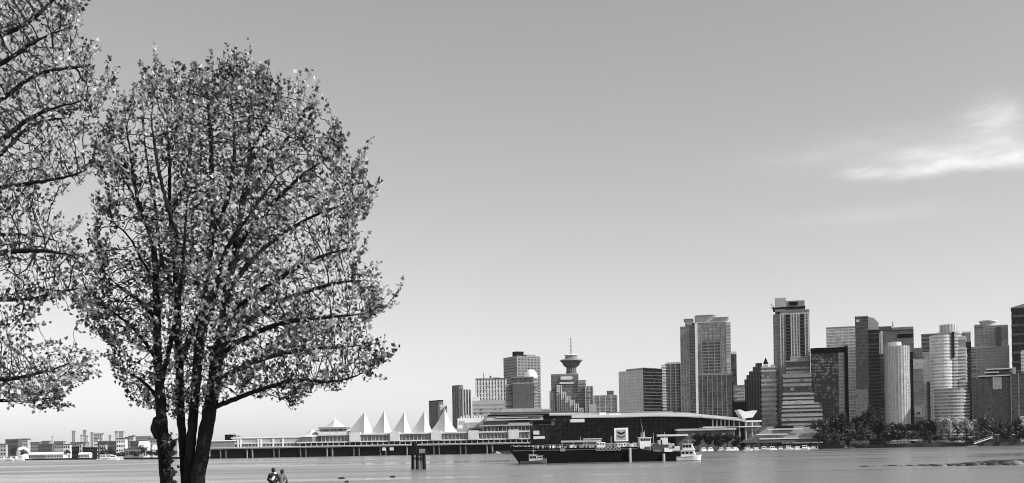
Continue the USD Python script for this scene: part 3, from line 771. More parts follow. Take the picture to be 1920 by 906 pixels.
def wedge(p_front, p_back, thick):
    """a slab between two lines of points (front and back edges)."""
    a, b_ = np.array(p_front), np.array(p_back); n = len(a)
    v = np.vstack([a, b_, a - [0, 0, thick], b_ - [0, 0, thick]]); f = []
    for i in range(n - 1):
        A, B, C, D = i, i + 1, n + i + 1, n + i
        f += [(A, B, C), (A, C, D), (2 * n + B, 2 * n + A, 2 * n + D), (2 * n + B, 2 * n + D, 2 * n + C), (2 * n + A, 2 * n + B, B), (2 * n + A, B, A), (D, C, 2 * n + C), (D, 2 * n + C, 2 * n + D)]
    f += [(0, n, 3 * n), (0, 3 * n, 2 * n), (2 * n - 1, n - 1, 3 * n - 1), (2 * n - 1, 3 * n - 1, 4 * n - 1)]
    return MB().add(v, f)


build('roof', wedge([P(1072, 782.5, 1152), P(1150, 781.5, 1150), P(1230, 779.5, 1146), P(1290, 780.5, 1142), P(1340, 783.5, 1138), P(1398, 788.5, 1136)],
                    [P(1072, 778, 1290), P(1150, 775, 1290), P(1230, 772.5, 1290), P(1290, 772, 1290), P(1340, 778, 1270), P(1398, 785, 1240)], 0.9), lightgrey, t)
build('roof', wedge([P(1030, 777.5, 1250), P(1130, 776.5, 1250), P(1262, 772.5, 1250)], [P(1030, 774.5, 1340), P(1130, 773.5, 1340), P(1262, 770.5, 1340)], 1.2), lightgrey, t)
for x0, x1, y0, y1 in ((1124, 1136, 774, 777.5), (1142, 1164, 776, 780)):
    build('skylight', MB().box(X1(x0, 1230), X1(x1, 1230), 1226, 1240, z_(y1 + 3, x0, 1230), z_(y0, x0, 1230)), white, t)
mb = MB()
build('eave_wall', MB().box(X1(1318, 1175), X1(1398, 1175), 1175, 1235, CITY_Z, z_(793, 1360, 1175)), glass_black, t)
for px in (1322, 1330, 1338, 1345, 1353, 1362, 1372, 1384, 1396):
    c = P(px, 0, 1143)
    build('column', MB().lathe(c, [(0.75, 1), (0.75, z_(786.5 + max(0, px - 1340) * 0.08, px, 1143))], 8), lightgrey, t)
build('balcony', MB().box(X1(1318, 1140), X1(1428, 1140), 1140, 1170, z_(801.5, 1370, 1140), z_(799.5, 1370, 1140)), pale, t)
build('glass_lounge', MB().box(X1(1396, 1160), X1(1424, 1160), 1160, 1190, CITY_Z, z_(791, 1410, 1160)), glass_mid, t)
build('lounge_roof', MB().box(X1(1392, 1158), X1(1428, 1158), 1156, 1192, z_(791, 1410, 1158), z_(788.6, 1410, 1158)), white, t)
build('funnel_roof', MB().side_prism([(X1(1383, 1180), z_(768.5, 1390, 1180)), (X1(1388, 1180), z_(768, 1390, 1180)), (X1(1397, 1180), z_(772, 1400, 1180)), (X1(1412, 1180), z_(770, 1400, 1180)), (X1(1420, 1180), z_(770.5, 1400, 1180)),
                                        (X1(1411, 1180), z_(783, 1400, 1180)), (X1(1393, 1180), z_(785, 1400, 1180))], 1178, 1196), pale, t)
pd = MB().box(X1(985, 1150), X1(1400, 1150), 1146, 1170, 0.8, 2.6)
build('quay_deck', pd, darkgrey, t)
for px in np.arange(990, 1400, 13.0):
    build('pile', MB().lathe(P(px, 0, 1148), [(0.7, -2), (0.7, 1)], 8), darkgrey, t)
build('lean_mast', MB().bar(P(1206, 815, 1150), P(1201, 785, 1150), 0.35, 0.25), midgrey, t)

t = tower('service_building', 'long low grey shed roofed wing in front of the convention hall, above the white yacht', (1325, 1135))
build('wall', MB().box(X1(1270, 1135), X1(1378, 1135), 1135, 1148, 1.0, z_(806, 1325, 1135)), darkgrey, t)
build('roof', MB().box(X1(1268, 1134), X1(1380, 1134), 1133, 1149, z_(807, 1325, 1134), z_(803.5, 1325, 1134)), lightgrey, t)
for px in (1283, 1296, 1310, 1324, 1340, 1352, 1365):
    build('window', MB().box(X1(px, 1135), X1(px + 7, 1135), 1134.6, 1135.2, z_(821, px, 1135), z_(812, px, 1135)), glass_mid, t)
build('lower_roof', MB().box(X1(1232, 1128), X1(1290, 1128), 1128, 1134, z_(818, 1260, 1128), z_(814.5, 1260, 1128)), pale, t)

t = tower('conference_building', 'stack of grey terraces and dark bands at the left end of the convention hall', (960, 1530))
Yt = 1530
zt_ = lambda y, px=960, Y=Yt: P(px, y, Y)[2]
for nm, x0, x1, y0, y1, m, ya, yb in (('wall', 905, 1000, 789, 846, midgrey, 6, 90), ('upper_storey', 912, 1018, 780.5, 789.4, lightgrey, 4, 88), ('recess', 914, 1016, 777, 781, black, 8, 84),
                                      ('light_box', 953, 993, 792, 803, lightgrey, -1, 30), ('roof', 919, 1074, 772.5, 777.6, darkgrey, 2, 90), ('dark_wing', 994, 1074, 777, 846, black, 9, 80)):
    build(nm, MB().box(X1(x0, Yt), X1(x1, Yt), Yt + ya, Yt + yb, zt_(y1), zt_(y0)), m, t)
for x0, x1, y0, y1, m in ((910, 1019, 786.5, 788.0, pale), (930, 990, 782.4, 783.4, pale), (953, 994, 789.3, 790.8, black), (905, 953, 796, 797.2, darkgrey), (953, 1019, 780, 781, midgrey), (996, 1074, 788, 789.5, darkgrey), (996, 1074, 797, 798, darkgrey)):
    build('ledge', MB().box(X1(x0, Yt), X1(x1, Yt), Yt - 2 + (x0 > 990) * 10, Yt + 12, zt_(y1), zt_(y0)), m, t)
# ---------------------------------------------------------------- pier with the sails
YP = 1450
zp = lambda y, px=680, Y=YP: P(px, y, Y)[2]
xp = lambda px, Y=YP: X1(px, Y)
t = Thing('cruise_pier', 'long dark pier deck on piles carrying the white sails and the terminal', 'pier', (xp(680), YP, 0))
build('deck', MB().box(xp(392), xp(1000), YP, YP + 75, zp(838.4, 640), zp(836.2, 640)), midgrey, t)
build('under_deck_block', MB().box(xp(392), xp(1000), YP + 3.2, YP + 70, -0.5, zp(838.5, 640)), black, t)  # black block filling the space under the deck
build('kerb', MB().box(xp(392), xp(1000), YP + 0.5, YP + 1.2, zp(836.2, 640), zp(835.2, 640)), pale, t)
k_ = 0
for px in sorted([*np.arange(398, 1000, 50.0), *np.arange(408, 1000, 50.0)]):
    for d in (0.0,):
        c = P(px, 0, YP + 2)
        build('pile', MB().lathe(c, [(1.0, -2), (1.0, zp(838.5, 640))], 8), midgrey if (k_ // 2) % 3 == 1 else darkgrey, t)
    k_ += 1
t = Thing('cruise_terminal', 'two storey pale gridded terminal running along the pier below the sails', 'building', (xp(750), YP + 10, zp(836.2)))
YT = YP + 9
zq = lambda y, px=640: P(px, y, YT)[2]
build('lower_wall', MB().box(xp(560, YT), xp(995, YT), YT + 2, YT + 50, zq(836.2), zq(829)), glass_black, t)
build('floor_slab', MB().box(xp(556, YT), xp(999, YT), YT - 0.6, YT + 52, zq(829.8), zq(827.6)), pale, t)
build('upper_wall', MB().box(xp(600, YT), xp(997, YT), YT + 2.5, YT + 48, zq(827.6), zq(816)), glass_mid, t)
build('floor_slab', MB().box(xp(596, YT), xp(999, YT), YT - 0.4, YT + 50, zq(816.4), zq(813.6)), pale, t)
for px in np.arange(562, 996, 10.4):
    build('column', MB().box(xp(px, YT) - 0.55, xp(px, YT) + 0.55, YT, YT + 1.1, zq(836.2), zq(829.8)), lightgrey, t)
for i, px in enumerate(np.arange(602, 997, 7.2)):
    build('upper_column', MB().box(xp(px, YT) - 0.4, xp(px, YT) + 0.4, YT + 1.4, YT + 2.6, zq(827.6), zq(816.4)), lightgrey, t)
build('top_wall', MB().box(xp(905, YT), xp(996, YT), YT + 3, YT + 44, zq(813.8), zq(804)), glass_dark, t)
for px in np.arange(906, 997, 7.2):
    build('upper_column', MB().box(xp(px, YT) - 0.4, xp(px, YT) + 0.4, YT + 2, YT + 3.2, zq(813.6), zq(804)), lightgrey, t)
build('top_roof', MB().box(xp(902, YT), xp(998, YT), YT, YT + 46, zq(804.2), zq(802)), lightgrey, t)
for x0, x1 in ((655, 675), (731, 749), (808, 827), (878, 897), (953, 973)):
    build('stair_block', MB().box(xp(x0, YT), xp(x1, YT), YT - 2, YT + 10, zq(829), zq(811.5)), pale, t)
for x0, x1, y0, y1 in ((716, 722, 840.0, 846.0), (730, 737, 840, 845.5)):
    build('loading_door', MB().box(xp(x0), xp(x1), YP - 0.3, YP + 4.2, zp(y1), zp(y0)), pale, t)
t = Thing('pier_building', 'long low white walled shed with a flat roof, leftmost on the pier', 'building', (xp(500), YP + 20, zp(836)))
YB = YP + 22
zb_ = lambda y, px=500: P(px, y, YB)[2]
build('wall', MB().box(xp(436, YB), xp(566, YB), YB, YB + 40, zb_(837), zb_(821)), lightgrey, t)
build('roof', MB().box(xp(433, YB), xp(570, YB), YB - 1, YB + 42, zb_(821.5), zb_(819.3)), white, t)
build('low_wall', MB().box(xp(394, YB), xp(440, YB), YB - 2, YB + 30, zb_(839), zb_(826)), midgrey, t)
build('low_roof', MB().box(xp(392, YB), xp(442, YB), YB - 3, YB + 32, zb_(826), zb_(824)), white, t)
build('plant_room', MB().box(xp(419, YB), xp(434, YB), YB + 6, YB + 24, zb_(826), zb_(813.5)), black, t)
build('plant_room_roof', MB().box(xp(430, YB), xp(447, YB), YB + 8, YB + 20, zb_(818), zb_(816)), midgrey, t)
for px in np.arange(440, 566, 6.6):
    build('window', MB().box(xp(px, YB), xp(px + 4.0, YB), YB - 0.25, YB + 0.4, zb_(836), zb_(833)), glass_dark, t)
for px in (446, 451, 484, 489, 512, 530):
    build('pier_column', MB().box(xp(px, YB) - 0.9, xp(px, YB) + 0.9, YB - 1.2, YB + 0.6, zb_(842), zb_(823)), white, t)
build('floor_slab', MB().box(xp(436, YB), xp(566, YB), YB - 0.8, YB + 0.6, zb_(832), zb_(829.5)), pale, t)

# five sails and the pavilion tents
def tent(px, half_px, peak_y, base_y, Y, depth, power=2.3, peaks=(0.12, 0.88)):
    xc = xp(px, Y); hw = half_px * Y / F; zpk, zb = P(px, peak_y, Y)[2], P(px, base_y, Y)[2]
    nu, nv = 24, 16; u = np.linspace(-1, 1, 2 * nu + 1); v = np.linspace(0, 1, nv + 1)
    U, V = np.meshgrid(u, v)
    ridge = np.ones_like(V)
    mid = np.clip((V - peaks[0]) / (peaks[1] - peaks[0]), 0, 1)
    ridge = np.where((V > peaks[0]) & (V < peaks[1]), 1 - 0.45 * np.sin(np.pi * mid) ** 0.8, ridge)
    end = np.maximum(np.where(V < peaks[0], (peaks[0] - V) / peaks[0], 0), np.where(V > peaks[1], (V - peaks[1]) / (1 - peaks[1]), 0))
    ridge = ridge * (1 - end) ** 1.6
    Z = zb + (zpk - zb) * ridge * (1 - np.abs(U)) ** power + 1.2 * np.sin(np.pi * V)
    X = xc + hw * U; Yv = Y + depth * V
    top = np.c_[X.ravel(), Yv.ravel(), Z.ravel()]; bot = top - [0, 0, 0.18]
    n = 2 * nu + 1; i, j = np.meshgrid(np.arange(nv), np.arange(2 * nu), indexing='ij')
    q = np.stack([i * n + j, i * n + j + 1, (i + 1) * n + j + 1, (i + 1) * n + j], -1).reshape(-1, 4)
    f = np.vstack([q[:, [0, 1, 2]], q[:, [0, 2, 3]]])
    return MB().add(np.vstack([top, bot]), np.vstack([f, f[:, ::-1] + len(top)])), (xc, Y + depth * peaks[0], zpk, zb)


order = ('leftmost white sail of the five, beside the low pavilion tent', 'second white sail from the left', 'middle white sail of the five', 'fourth white sail from the left', 'rightmost white sail, in front of the small dark grey block')
def sail(px, left, right, peak_y, base_y, Y, back, p=1.25):
    """a concave four sided tent with one seam towards the viewer under the peak."""
    zk, zb = P(px, peak_y, Y)[2], P(px, base_y, Y)[2]; xc = xp(px, Y); n = 14
    corner = [np.array([xc, Y - 9.0]), np.array([xc + right * Y / F, Y + 6]), np.array([xc + 2, Y + back]), np.array([xc - left * Y / F, Y + 6])]
    mb = MB(); c = np.array([xc, Y])
    for k in range(4):
        A, B = corner[k], corner[(k + 1) % 4]; v, f = [], []
        for i in range(n + 1):
            r = i / n
            for j in range(n + 1):
                w = j / n; sag = 0.35 * math.sin(math.pi * w) * r
                pt = c + ((A + (B - A) * w) - c) * r * (1 - 0.12 * math.sin(math.pi * w))
                v.append((*pt, zb + (zk - zb) * ((1 - r) ** p) + sag))
        for i in range(n):
            for j in range(n):
                q = i * (n + 1) + j
                f += [(q, q + n + 1, q + n + 2), (q, q + n + 2, q + 1)]
        mb.add(v, f); mb.add(np.array(v) - [0, 0, 0.15], np.array(f)[:, ::-1])
    return mb, (xc, Y, zk, zb)


for i, px in enumerate((684, 721, 758.5, 796.5, 834.5)):
    t = Thing('sail_roof', order[i] + ', a pointed tent roof on the pier', 'sail roof', (xp(px, 1475), 1475, zp(814)), 'pointed sail roofs along the pier')
    s_, (xc, yc, zk, zb) = sail(px, (39, 34, 34, 36, 38)[i], (17, 16, 16, 17, 28)[i], (772, 769, 772, 769, 766)[i], 813.5, 1478, 34, (1.15, 1.5, 1.5, 1.5, 1.6)[i])
    f = build('fabric', s_, fabric, t, smooth=35)
    build('mast', MB().bar((xc, yc, zb - 1), (xc, yc, zk + 1.2), 0.4, 0.15), white, t)
t = Thing('pavilion_tent', 'low wide white tent with a flat skirt left of the five sails', 'tent', (xp(622, 1470), 1470, zp(812)))
s, q = tent(624, 34, 783, 808, 1470, 50, power=1.6, peaks=(0.35, 0.65))
build('fabric', s, fabric, t, smooth=True)
build('skirt', MB().box(xp(597, 1468), xp(650, 1468), 1467, 1500, P(620, 805, 1468)[2], P(620, 801, 1468)[2]), midgrey, t)
build('mast', MB().bar((q[0], 1495, q[3] - 2), (q[0], 1495, q[2] + 2), 0.4), white, t)
for px in (604, 618, 632, 644):
    build('post', MB().box(xp(px, 1468) - 0.5, xp(px, 1468) + 0.5, 1468.5, 1469.5, zp(829), P(620, 804, 1468)[2]), lightgrey, t)
t = Thing('marquee', 'small grey white hipped marquee at the left foot of the pavilion tent', 'tent', (xp(580, 1465), 1465, zp(829)))
s, q = tent(581, 19, 805, 819, 1465, 34, power=1.3, peaks=(0.4, 0.6))
build('canopy', s, fabric, t, smooth=True)
build('side_wall', MB().box(xp(565, 1466), xp(598, 1466), 1468, 1494, zp(829), P(580, 818, 1466)[2]), midgrey, t)
build('door_panel', MB().box(xp(584, 1466), xp(591, 1466), 1467.4, 1469, zp(828), P(580, 817, 1466)[2]), white, t)

t = tower('white_hall', 'bright white block with a row of small rooftop fins right of the sails', (884, 1560))
build('wall', MB().box(X1(858, 1560), X1(911, 1560), 1560, 1600, CITY_Z, P(884, 784, 1560)[2]), white, t)
build('recess', MB().box(X1(874, 1558), X1(898, 1558), 1558, 1562, P(884, 802, 1558)[2], P(884, 792, 1558)[2]), lightgrey, t)
build('lower_wall', MB().box(X1(845, 1554), X1(912, 1554), 1554, 1559, CITY_Z, P(884, 803, 1554)[2]), lightgrey, t)
for i, px in enumerate(np.arange(864, 908, 5.0)):
    hgt = (3.5, 5.5, 7, 5, 7.5, 5, 4, 6, 3)[i % 9]
    build('roof_fin', MB().box(X1(px, 1565), X1(px + 2.6, 1565), 1563, 1575, P(884, 784.5, 1565)[2], P(884, 784 - hgt * 0.9, 1565)[2]), pale, t)
for i in range(4):
    build('window', MB().box(X1(861 + i * 3, 1560), X1(862.6 + i * 3, 1560), 1559.7, 1560.3, P(884, 796, 1560)[2], P(884, 789, 1560)[2]), lightgrey, t)
build('entrance_shade', MB().box(X1(880, 1550), X1(900, 1550), 1548, 1556, P(884, 806, 1550)[2], P(884, 803.5, 1550)[2]), darkgrey, t)

# ---------------------------------------------------------------- terraced green hill and the waterfront on the right
t = Thing('terraced_mound', 'pale terraced mound with flat grassy steps on the shore below the tallest skyscraper', 'mound', (X1(1485, 1125), 1125, 0))
zm = lambda y, px=1485, Y=1125: P(px, y, Y)[2]
grass_pale = plain('dry_lawn', 0.26, 0.95, 0.25, 0.15, 0.1)
for i, (x0, x1, xa, xb, y0, y1, Y, m) in enumerate(((1392, 1580, 1408, 1566, 829, 824, 1122, darkgrey), (1405, 1572, 1424, 1545, 825, 813, 1124, grass_pale), (1421, 1540, 1432, 1520, 813.5, 805, 1132, grass_pale), (1433, 1519, 1440, 1506, 805.5, 799, 1138, grass_pale))):
    a = [(X1(x0, Y), zm(y0)), (X1(x1, Y), zm(y0)), (X1(xb, Y), zm(y1)), (X1(xa, Y), zm(y1))]
    build('step' if i else 'base_wall', MB().side_prism(a, Y, Y + 60 - 8 * i), m, t)
for x0, x1, y in ((1418, 1477, 813), (1424, 1540, 821), (1440, 1505, 803.5)):
    build('retaining_wall', MB().box(X1(x0, 1121), X1(x1, 1121), 1121.3, 1124, zm(y + 2), zm(y)), pale, t)
build('entrance', MB().box(X1(1457, 1130), X1(1488, 1130), 1130, 1140, zm(806), zm(798)), black, t)

t = Thing('quay_wall', 'low dark stone quay along the right hand shore with a pale coping', 'wall', (X1(1750, 1085), 1085, 0))
for i, (xa, ya, xb, yb) in enumerate(((1400, 1109, 1600, 1101), (1600, 1101, 1760, 1087), (1760, 1087, 2100, 1077))):
    build('stone_wall', MB().prism([(X1(xa, ya), ya), (X1(xb, yb), yb), (X1(xb, yb), yb + 4), (X1(xa, ya), ya + 4)], -1, 3.6), riprap, t)
for x0, x1, y in ((1672, 1730, 824), (1865, 1960, 816.5), (1815, 1840, 820)):
    build('coping', MB().box(X1(x0, 1092), X1(x1, 1092), 1091, 1094, P(1750, y + 1.5, 1092)[2], P(1750, y, 1092)[2]), pale, t)
for px in (1827, 1838, 1872, 1908):
    build('post', MB().box(X1(px, 1090) - 0.4, X1(px, 1090) + 0.4, 1090, 1090.8, 0, P(px, 817, 1090)[2]), lightgrey, t)
t = Thing('gangway', 'pale sloping gangway running from the quay down to the water at the right', 'gangway', (X1(1845, 1080), 1080, 0))
build('ramp', wedge([P(1826, 831.5, 1080), P(1861, 820, 1080)], [P(1826, 831, 1083), P(1861, 819.5, 1083)], 0.7), white, t)
for yy in (1080, 1083):
    build('railing', MB().bar(P(1826, 829, yy), P(1861, 817.5, yy), 0.12), white, t)
build('float', MB().box(X1(1814, 1078), X1(1832, 1078), 1077, 1086, -0.3, 0.6), midgrey, t)


# ---------------------------------------------------------------- shore trees
def leaf_cloud(rnd, centers, radii, n, size):
    """n small leaf shaped faces spread through the ellipsoids."""
    k = rnd.integers(0, len(centers), n)
    d = rnd.normal(size=(n, 3)); d /= np.linalg.norm(d, axis=1, keepdims=True)
    p = centers[k] + d * radii[k] * (0.45 + 0.6 * rnd.random((n, 1)) ** 0.6)
    a = rnd.normal(size=(n, 3)); a /= np.linalg.norm(a, axis=1, keepdims=True)
    b = np.cross(a, rnd.normal(size=(n, 3))); b /= np.linalg.norm(b, axis=1, keepdims=True) + 1e-9
    s = size * (0.6 + 0.8 * rnd.random((n, 1)))
    v = np.stack([p - a * s, p + b * s * 0.55, p + a * s, p - b * s * 0.55], 1).reshape(-1, 3)
    i = np.arange(n)[:, None] * 4
    return MB().add(v, np.vstack([i + [0, 1, 2], i + [0, 2, 3]]))


def shore_tree(px, base_y, top_y, width_px, Y, mat, label, seed, group=None, leaves=1100, name='shore_tree', conifer=False):
    r_ = np.random.default_rng(seed)
    b0, tp = P(px, base_y, Y), P(px, top_y, Y); h = tp[2] - b0[2]; wd = width_px * Y / F
    t = Thing(name, label, 'tree', b0, group)
    mb = MB().tube([b0, b0 + [0.2, 0, h * 0.4], b0 + [0, 0.2, h * 0.85]], [h * 0.03, h * 0.022, h * 0.006], 6)
    k = 9
    if conifer:
        f = np.linspace(0.15, 0.97, k); cs = np.c_[np.zeros(k), np.zeros(k), f * h] + r_.normal(size=(k, 3)) * wd * 0.05
        rad = np.c_[(1.05 - f) * wd * 0.5, (1.05 - f) * wd * 0.5, np.full(k, h * 0.09)]
    else:
        cs = np.c_[r_.uniform(-.33, .33, k) * wd, r_.uniform(-.33, .33, k) * wd, h * r_.uniform(0.32, 0.82, k)]; cs[0] = (0, 0, 0.84 * h)
        rad = np.tile([wd * 0.24, wd * 0.24, h * 0.17], (k, 1)) * r_.uniform(0.7, 1.15, (k, 1))
    for c in cs[1:6]:
        mb.bar(b0 + [0, 0, h * 0.3], b0 + c, h * 0.012, h * 0.004)
    build('trunk', mb, bark, t)
    leaf_tones(build('crown', leaf_cloud(r_, cs + b0, rad, leaves, max(0.5, wd * 0.075)), mat, t), 4, seed)
    return t


spots = [  # px, base, top, width, Y, material, what it stands by
    (1545, 818, 787, 20, 1116, leaf_mid, 'round bush like tree at the right foot of the terraced mound'),
    (1562, 818, 778, 22, 1122, leaf_dark, 'dark tree before the lower left of the dark office block with lit looking windows'),
    (1578, 819, 768, 20, 1126, leaf_dark, 'tall dark tree before the right edge of the dark office block'),
    (1594, 820, 782, 20, 1114, leaf_mid, 'mid grey tree before the gap left of the slanted crown tower'),
    (1606, 820, 770, 22, 1124, leaf_dark, 'dark tree before the left face of the slanted crown tower'),
    (1620, 820, 790, 18, 1112, leaf_mid, 'short grey tree at the foot of the slanted crown tower'),
    (1634, 821, 762, 24, 1122, leaf_dark, 'tallest dark tree, before the right face of the slanted crown tower'),
    (1650, 821, 784, 20, 1116, leaf_dark, 'dark tree below the low banded grey block'),
    (1662, 822, 790, 16, 1110, leaf_mid, 'small grey tree at the left foot of the ribbed pale tower'),
    (1674, 822, 785, 20, 1116, leaf_dark, 'dark tree in the middle of the foot of the ribbed pale tower'),
    (1688, 822, 783, 22, 1113, leaf_dark, 'dark tree at the right foot of the ribbed pale tower'),
    (1703, 822, 780, 20, 1118, leaf_dark, 'dark tree below the near black slit tower'),
    (1719, 822, 790, 16, 1106, leaf_dark, 'dark tree below the white kiosk front'),
    (1734, 822, 784, 20, 1110, leaf_dark, 'dark tree below the dull grey slotted tower'),
    (1748, 820, 781, 20, 1106, leaf_dark, 'dark tree at the left edge of the pale blossom trees')]
for i, (px, b0, t0, wd, Y, m, lab) in enumerate(spots):
    shore_tree(px, b0 + 6, t0 + (i * 37 % 17) - 2, wd * (1.1 + 0.5 * ((i * 29) % 7) / 7), Y, m, lab, 100 + i, 'dark trees along the right shore')
for i, (px, t0, wd, lab) in enumerate(((1764, 783, 22, 'leftmost pale blossom tree at the foot of the curved tower'), (1779, 781, 22, 'pale blossom tree left of the middle of the curved tower foot'), (1795, 786, 22, 'pale blossom tree below the curved tower, beside a bright trunk'),
                                       (1812, 784, 22, 'pale blossom tree below the bright balcony edge of the curved tower'), (1828, 787, 20, 'pale blossom tree just left of the gangway'), (1845, 780, 26, 'rounded pale tree above the gangway'), (1861, 783, 20, 'rightmost pale tree above the top of the gangway'))):
    shore_tree(px, 822, t0, wd, 1101 - (i % 2) * 4, leaf_pale if i < 5 else leaf_mid, lab, 140 + i, 'pale blossom trees on the right shore', 900)
for i, (px, t0, wd, m, lab) in enumerate(((1880, 790, 22, leaf_mid, 'grey tree below the window bay of the dark terrace roofed block'), (1896, 794, 18, leaf_mid, 'small grey tree on the quay right of the gangway'), (1912, 786, 22, leaf_dark, 'dark tree near the right edge of the picture'))):
    shore_tree(px, 820, t0, wd, 1100, m, lab, 160 + i, 'grey trees by the right edge')
for i, (px, t0, wd, lab) in enumerate(((1308, 812, 24, 'dark round tree on the quay right above the white yacht'), (1328, 808, 26, 'dark round tree right of the white yacht, second along the quay'), (1347, 810, 24, 'dark round tree in front of the grey shed roofed wing, third along the quay'), (1364, 812, 22, 'dark round tree fourth along the quay'), (1380, 816, 20, 'dark round tree left of the terraced mound'))):
    shore_tree(px, 842, t0, wd, 1108, leaf_dark, lab, 180 + i, 'dark trees on the quay')
bush_at = ('at the foot of the terraced mound', 'below the black right edge of the office block', 'in the gap left of the slanted crown tower', 'under the slanted crown tower', 'under the low banded grey block', 'left of the ribbed pale tower foot', 'under the ribbed pale tower', 'right of the ribbed pale tower foot', 'under the white kiosk front', 'left of the pale blossom trees', 'among the pale blossom trees', 'under the bright edge of the curved tower', 'left of the gangway', 'right of the gangway top', 'under the dark terrace roofed block', 'by the right edge of the picture')
for i, ba in enumerate(bush_at):
    r2 = np.random.default_rng(400 + i); px = 1540 + i * 24.5 + r2.uniform(-5, 5)
    shore_tree(px, 832 - i * 0.3, 812 - i * 0.3 + r2.uniform(-5, 4) + (8 if 8 < i < 13 else 0), r2.uniform(22, 36), 1099 - i * 0.9, (leaf_dark, leaf_mid, leaf_dark)[i % 3], ('dark', 'grey', 'dark')[i % 3] + ' low bush on the right shore ' + ba, 400 + i, 'low bushes on the right shore', 500, 'shore_bush')
for i, (px, t0, wd) in enumerate(((1536, 786, 14), (1526, 792, 12))):
    shore_tree(px, 808, t0, wd, 1150, leaf_mid, ('slim grey tree on the upper right of the terraced mound', 'smaller slim grey tree beside the banded terraced block')[i], 190 + i)

# ---------------------------------------------------------------- far shore on the left
def far_box(name, label, x0, x1, top, base, Y, m, group, roof=None, gable=False, wins=0, rm=None, depth=None):
    t = Thing(name, label, 'building', (X1((x0 + x1) / 2, Y), Y, 2.2), group)
    z0, z1 = 2.2, P((x0 + x1) / 2, top, Y)[2]; xa, xb = ray(x0, 830)[0] * Y, ray(x1, 830)[0] * Y; d = depth or (xb - xa) * 0.7
    if gable:
        e = z0 + (z1 - z0) * 0.62
        w = build('wall', MB().box(xa, xb, Y, Y + d, z0, e), m, t)
        build('roof', MB().add([(xa - 1, Y - 1, e), (xb + 1, Y - 1, e), (xb + 1, Y + d + 1, e), (xa - 1, Y + d + 1, e), (xa - 1, Y + d / 2, z1), (xb + 1, Y + d / 2, z1)], [(0, 1, 5), (0, 5, 4), (2, 3, 4), (2, 4, 5), (3, 0, 4), (1, 2, 5), (0, 3, 2), (0, 2, 1)]), rm or midgrey, t)
    else:
        e = z1
        w = build('wall', MB().box(xa, xb, Y, Y + d, z0, z1), m, t)
        build('roof', MB().box(xa - 0.5, xb + 0.5, Y - 0.5, Y + d + 0.5, z1, z1 + max(0.6, (z1 - z0) * 0.07)), rm or midgrey, t)
    n = max(2, int((x1 - x0) / 4)); rows = max(1, int((e - z0) / 9))
    mb = MB()
    for r_ in range(rows):
        for i in range(n):
            xm = xa + (xb - xa) * (i + 0.5) / n; hw = (xb - xa) / n * 0.28; zc = z0 + (e - z0) * (r_ + 0.55) / rows; hh = (e - z0) / rows * 0.22
            mb.box(xm - hw, xm + hw, Y - 0.25, Y + 0.3, zc - hh, zc + hh)
    build('window', mb, glass_dark, w, kind='stuff')
    return t


ft = ((135, 141, 811, 7200, 'leftmost slim far tower on the hazy left skyline'), (151, 155, 818, 7000, 'short far tower just left of the tallest slim tower of the hazy left skyline'), (156, 161.5, 809.5, 7300, 'tallest slim far tower on the hazy left skyline'), (162, 165, 819, 7100, 'stubby far tower just right of the tallest slim tower of the hazy left skyline'),
      (170, 174.5, 813.5, 6900, 'far tower at the left end of the wide far block'), (190, 194, 815, 6900, 'far tower at the right end of the wide far block'), (204, 208, 818.5, 7000, 'small far tower standing alone mid way along the hazy skyline'), (215.5, 220.5, 811.5, 6600, 'left tower of the far pair nearest the tree trunk'),
      (223, 231.5, 811.5, 6600, 'right, wider tower of the far pair nearest the tree trunk'), (247.5, 253, 818.5, 6800, 'far tower directly left of the long far roof by the trunk'))
for i, (x0, x1, y, Y, lab) in enumerate(ft):
    t = far_box('far_tower', lab, x0, x1, y, 838, Y, (lightgrey, pale)[i % 2], 'hazy far towers on the left')
far_box('far_block', 'wide pale far block between two slim far towers', 174, 191, 815.5, 838, 6950, lightgrey, 'hazy far blocks on the left')
far_box('far_block', 'long flat far roof just left of the leaning tree trunk', 254, 283, 820, 838, 5200, midgrey, 'hazy far blocks on the left')
